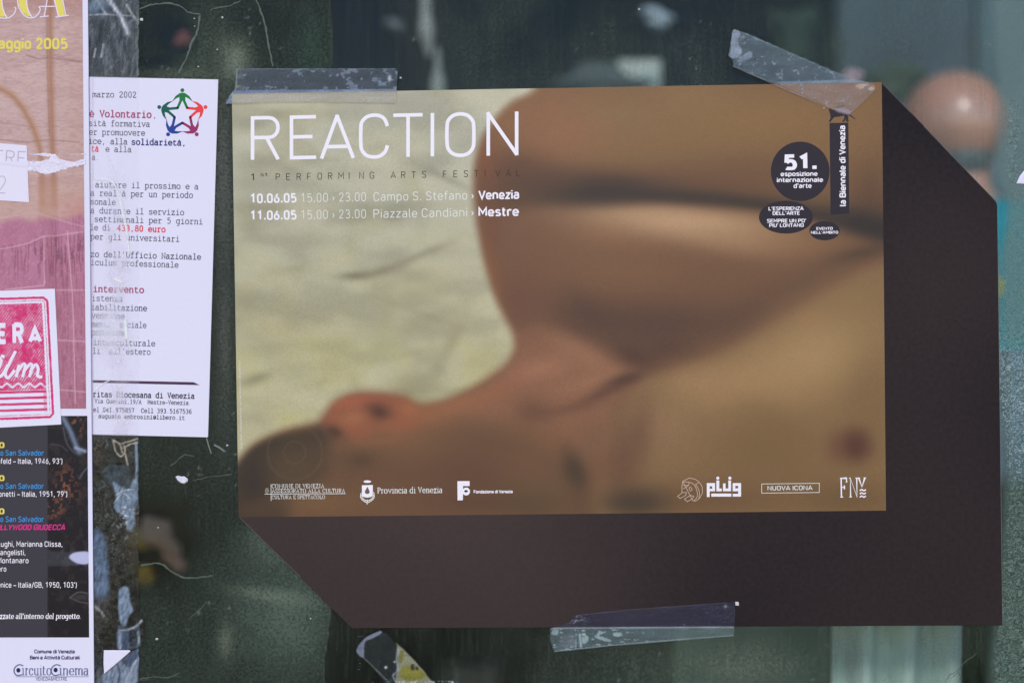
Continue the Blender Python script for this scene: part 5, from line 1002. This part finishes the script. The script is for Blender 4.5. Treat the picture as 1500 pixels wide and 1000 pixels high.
def bodyj(g=0.0, head=True):
    sh = zn - .085
    J = [((fx, fy + .03, 0.98), .125 + g, .10 + g), ((fx, fy + .03, 1.15), .115 + g, .095 + g), ((fx, fy + .02, 1.35), .135 + g, .105 + g), ((fx, fy + .02, sh - .02), .13 + g, .09 + g), ((fx, fy + .03, zn - .03), .06 + g, .06 + g)]
    E = [(0, 1), (1, 2), (2, 3), (3, 4)]
    for s in (-1, 1):
        b = len(J)
        J += [((fx + s * .17, fy + .02, sh - .03), .062 + g), ((fx + s * .23, fy + .04, sh - .31), .045 + g)]
        E += [(3, b), (b, b + 1)]
        if head: J += [((fx + s * .24, fy + .12, sh - .55), .028), ((fx + s * .235, fy + .15, sh - .63), .03, .014)]; E += [(b + 1, b + 2), (b + 2, b + 3)]
    return J, E
J, E = bodyj()
for s in (-1, 1):
    b = len(J); J += [((fx + s * .095, fy + .03, .86), .085), ((fx + s * .10, fy + .03, .48), .058), ((fx + s * .10, fy + .01, .08), .038), ((fx + s * .11, fy + .16, .0), .032, .02)]; E += [(0, b), (b, b + 1), (b + 1, b + 2), (b + 2, b + 3)]
for s in (-1, 1):                                  # fingers and thumb on each hand
    w0 = 8 if s < 0 else 12
    hb = J[w0][0]
    for k in range(4):
        b = len(J); dy = (-.024 + .016 * k); L = (.065, .075, .07, .055)[k]
        J += [((hb[0] + s * .004, hb[1] + dy + .01, hb[2] - .045), .008), ((hb[0], hb[1] + dy + .018, hb[2] - .045 - L * .6), .0075), ((hb[0] - s * .012, hb[1] + dy + .03, hb[2] - .04 - L), .006)]; E += [(w0, b), (b, b + 1), (b + 1, b + 2)]
nk = 4; b = len(J)
J += [((fx, fy + .035, zn + .02), .055), ((fx, fy + .03, hc.z - .01), .074, .088), ((fx, fy + .02, hc.z + .035), .062, .07), ((fx, fy + .13, hc.z - .03), .016), ((fx - .07, fy + .04, hc.z - .02), .012, .02), ((fx + .07, fy + .04, hc.z - .02), .012, .02)]
E += [(nk, b), (b, b + 1), (b + 1, b + 2), (b + 1, b + 3), (b + 1, b + 4), (b + 1, b + 5)]
skin = mat_plain('skin', (0.72, 0.35, 0.24), .28, 1.0, .12, 60)
link('body', skin_mesh(J, E), skin, pr)
# the bald head itself is a rounder cap over the skinned skull, joined at the hair fringe
def headmesh(rx, ry, rz, z0, z1, cy=0.02, jit=0):
    bm = bmesh.new(); bmesh.ops.create_uvsphere(bm, u_segments=40, v_segments=28, radius=1)
    for v in bm.verts:
        t_ = v.co.z; k = 1 - .16 * max(0, -t_)
        v.co = Vector((fx + v.co.x * rx * k, fy + cy + v.co.y * ry, hc.z + v.co.z * rz))
    kill = [v for v in bm.verts if not (z0 <= v.co.z <= z1)]
    bmesh.ops.delete(bm, geom=kill, context='VERTS')
    for v in bm.verts: v.co += Vector((random.uniform(-jit, jit), random.uniform(-jit, jit), random.uniform(-jit, jit)))
    for f in bm.faces: f.smooth = True
    return bm
link_bm('scalp', headmesh(.071, .088, .075, 0, 9), skin, pr)
fr = headmesh(.0735, .091, .080, hc.z - .072, hc.z - .040, .02, .0012)
bmesh.ops.delete(fr, geom=[v for v in fr.verts if v.co.y > fy + .06], context='VERTS')
link_bm('hair_fringe', fr, mat_plain('grey_hair', (.34, .33, .31), .8, .1, .5, 300), pr)
for s in (-1, 1):
    bm = bmesh.new(); bmesh.ops.create_uvsphere(bm, u_segments=12, v_segments=8, radius=.009)
    for v in bm.verts: v.co += Vector((fx + s * .028, fy + .105, hc.z - .012))
    link_bm('eye', bm, M['paper'], pr)
J2, E2 = bodyj(.03, False); J2[4] = ((fx, fy + .03, zn - .018), .070, .070)
link('shirt', skin_mesh(J2, E2), mat_plain('teal_shirt', (.0, .30, .36), .8, .1, .2, 30), pr)
J3 = [((fx, fy + .03, 1.0), .145, .12)]; E3 = []
for s in (-1, 1):
    b = len(J3); J3 += [((fx + s * .095, fy + .03, .84), .10), ((fx + s * .10, fy + .03, .48), .075), ((fx + s * .10, fy + .02, .10), .065)]; E3 += [(0, b), (b, b + 1), (b + 1, b + 2)]
link('trousers', skin_mesh(J3, E3), mat_plain('blue_trousers', (.10, .14, .22), .9, .1, .2, 30), pr)
# sleeve patch of yellow
def lump(name, x, y, rx, ry, d, col, label, cat, rz=None, rot=0, seed=0, rough=.7, spec=.2, group=None):
    bm = bmesh.new(); bmesh.ops.create_icosphere(bm, subdivisions=4, radius=1)
    k = (D + d) / D * S; c = B(x, y, d); a = math.radians(rot)
    for v in bm.verts:
        n = v.co.normalized(); r = 1 + .22 * (math.sin(3 * n.x + seed) * math.cos(2.5 * n.z + seed * 2) + .5 * math.sin(6 * n.z + seed))
        px_, pz_ = n.x * r * rx * k, n.z * r * ry * k
        v.co = c + Vector((px_ * math.cos(a) + pz_ * math.sin(a), n.y * r * (rz or min(rx, ry)) * k, -px_ * math.sin(a) + pz_ * math.cos(a)))
    for f in bm.faces: f.smooth = True
    o = link_bm(name, bm, mat_plain(name + '_surface', col, rough, spec, .25, 25), None, c)
    return tag(o, label, cat, group)
lump('yellow_bag', 1462, 419, 9, 17, .30, (.72, .62, .04), 'small yellow thing glimpsed beside the teal shirt at the right edge of the poster', 'bag')
lump('pink_bundle', 233, 784, 20, 34, .42, (.92, .56, .38), 'pinkish out-of-focus bundle behind the glass below the typed notice', 'bundle', rot=-38, seed=1)
lump('pink_bundle', 256, 820, 13, 23, .42, (.92, .50, .36), 'brownish lower end of the blurred bundle below the typed notice', 'bundle', rot=-42, seed=5)
lump('yellow_bundle', 208, 790, 26, 13, .42, (.92, .66, .14), 'yellow blurred bundle next to the packing tape below the notice', 'bundle', seed=2)
lump('orange_fruit', 209, 843, 18, 16, .42, (.90, .52, .10), 'small orange blur beside the packing tape under the yellow bundle', 'fruit', seed=3)
lump('red_bundle', 268, 60, 13, 12, .42, (.42, .13, .11), 'reddish blur behind the glass above the typed notice', 'bundle', seed=4)
lump('pink_bundle', 1247, 116, 15, 16, .42, (.60, .40, .42), 'small pink blur behind the upper right corner of the festival poster', 'bundle', seed=6)
def panel(name, x0, y0, x1, y1, d, col, label, cat, folds=0, dep=.03, var=.2, rough=.85, wav=0.004):
    """a hanging cloth or board with real thickness"""
    a, b_ = B(x0, y0, d), B(x1, y1, d); n = 28 if folds else 2; bm = bmesh.new(); rows = 9 if folds else 2; g = []
    for s in (0, 1):
        for j in range(rows):
            r = []
            for i in range(n):
                u = i / (n - 1); v = j / (rows - 1)
                off = wav * math.sin(u * folds * 2 * math.pi + .6 * math.sin(v * 5)) if folds else 0
                r.append(bm.verts.new((a.x + (b_.x - a.x) * u, a.y + off + s * dep, a.z + (b_.z - a.z) * v)))
            g.append(r)
    for s in (0, 1):
        for j in range(rows - 1):
            for i in range(n - 1): bm.faces.new((g[s * rows + j][i], g[s * rows + j][i + 1], g[s * rows + j + 1][i + 1], g[s * rows + j + 1][i]))
    for i in range(n - 1):
        for j in (0, rows - 1): bm.faces.new((g[j][i], g[j][i + 1], g[rows + j][i + 1], g[rows + j][i]))
    for j in range(rows - 1):
        for i in (0, n - 1): bm.faces.new((g[j][i], g[j + 1][i], g[rows + j + 1][i], g[rows + j][i]))
    bmesh.ops.recalc_face_normals(bm, faces=bm.faces[:])
    if folds:
        for f in bm.faces: f.smooth = True
    return tag(link_bm(name, bm, mat_plain(name + '_surface', col, rough, .1, var, 8), None, B((x0 + x1) / 2, max(y0, y1), d)), label, cat)
panel('pale_curtain', 1222, 800, 1412, 1500, .09, (.52, .62, .55), 'pale blue-grey curtain behind the glass under the lower right of the festival poster', 'curtain', 3, .01, .6, .85, .012)
panel('green_post', 1414, 700, 1462, 1500, .25, (.035, .075, .03), 'dark green post right of the pale curtain', 'post', 0, .04)
panel('blue_cloth', 1458, 515, 1520, 715, .06, (.36, .52, .66), 'light blue cloth behind the frosted strip right of the festival poster', 'cloth', 2, .02)
panel('grey_door', 1463, 718, 1700, 1500, .12, (.09, .12, .105), 'dull grey-green door edge behind the frosted strip at the lower right', 'door', 0, .03)
panel('teal_board', 1432, -300, 1800, 700, 1.1, (.15, .22, .24), 'teal board deep in the room behind the frosted strip in the upper right', 'board', 0, .02)
panel('white_box', 905, 88, 968, 200, .7, (.62, .66, .58), 'pale square box blurred behind the top edge of the festival poster', 'box', 0, .06)
lump('grey_bag', 962, 26, 24, 15, .6, (.40, .46, .50), 'small grey blurred bag above the pale square box', 'bag', seed=7, rot=12)
lump('grey_bag', 578, 38, 16, 9, .6, (.28, .27, .25), 'dim grey blurred bag left of the pale upright bottle', 'bag', seed=3, rot=20)
lump('grey_bag', 880, 120, 60, 22, .7, (.12, .14, .14), 'dull wide grey bag blurred left of the pale square box', 'bag', seed=2)
lump('green_bush', 1160, 60, 40, 60, .8, (.035, .055, .03), 'dark green blurred plant behind the slanting tape', 'plant', seed=5)
lump('green_bush', 1310, 120, 40, 30, .8, (.075, .095, .06), 'olive green blurred plant left of the bald head', 'plant', seed=6)
lump('white_bottle', 624, 34, 11, 50, .5, (.55, .52, .47), 'pale upright blurred bottle behind the glass, left of centre above the title', 'bottle', seed=9)
lump('white_bottle', 641, 125, 8, 44, .5, (.46, .46, .41), 'pale upright blurred bottle just under the taller one at the poster top', 'bottle', seed=8)
panel('grey_shelf', 990, 880, 1215, 1300, .30, (.20, .25, .20), 'greenish grey blurred shelf board under the bottom tape', 'shelf', 0, .05)
panel('brown_box', 660, 978, 730, 1050, .7, (.15, .12, .10), 'small brown blurred box below the bottom left of the dark border', 'box', 0, .05)
panel('dark_jacket', 486, -300, 600, 1500, .6, (.012, .011, .010), 'dark hanging jacket behind the glass left of the upright bottle', 'jacket', 3, .03)
panel('grey_board', 1230, -300, 1425, 250, .9, (.10, .125, .14), 'dull blue-grey board in the room behind the bald person', 'board', 0, .04, .5)
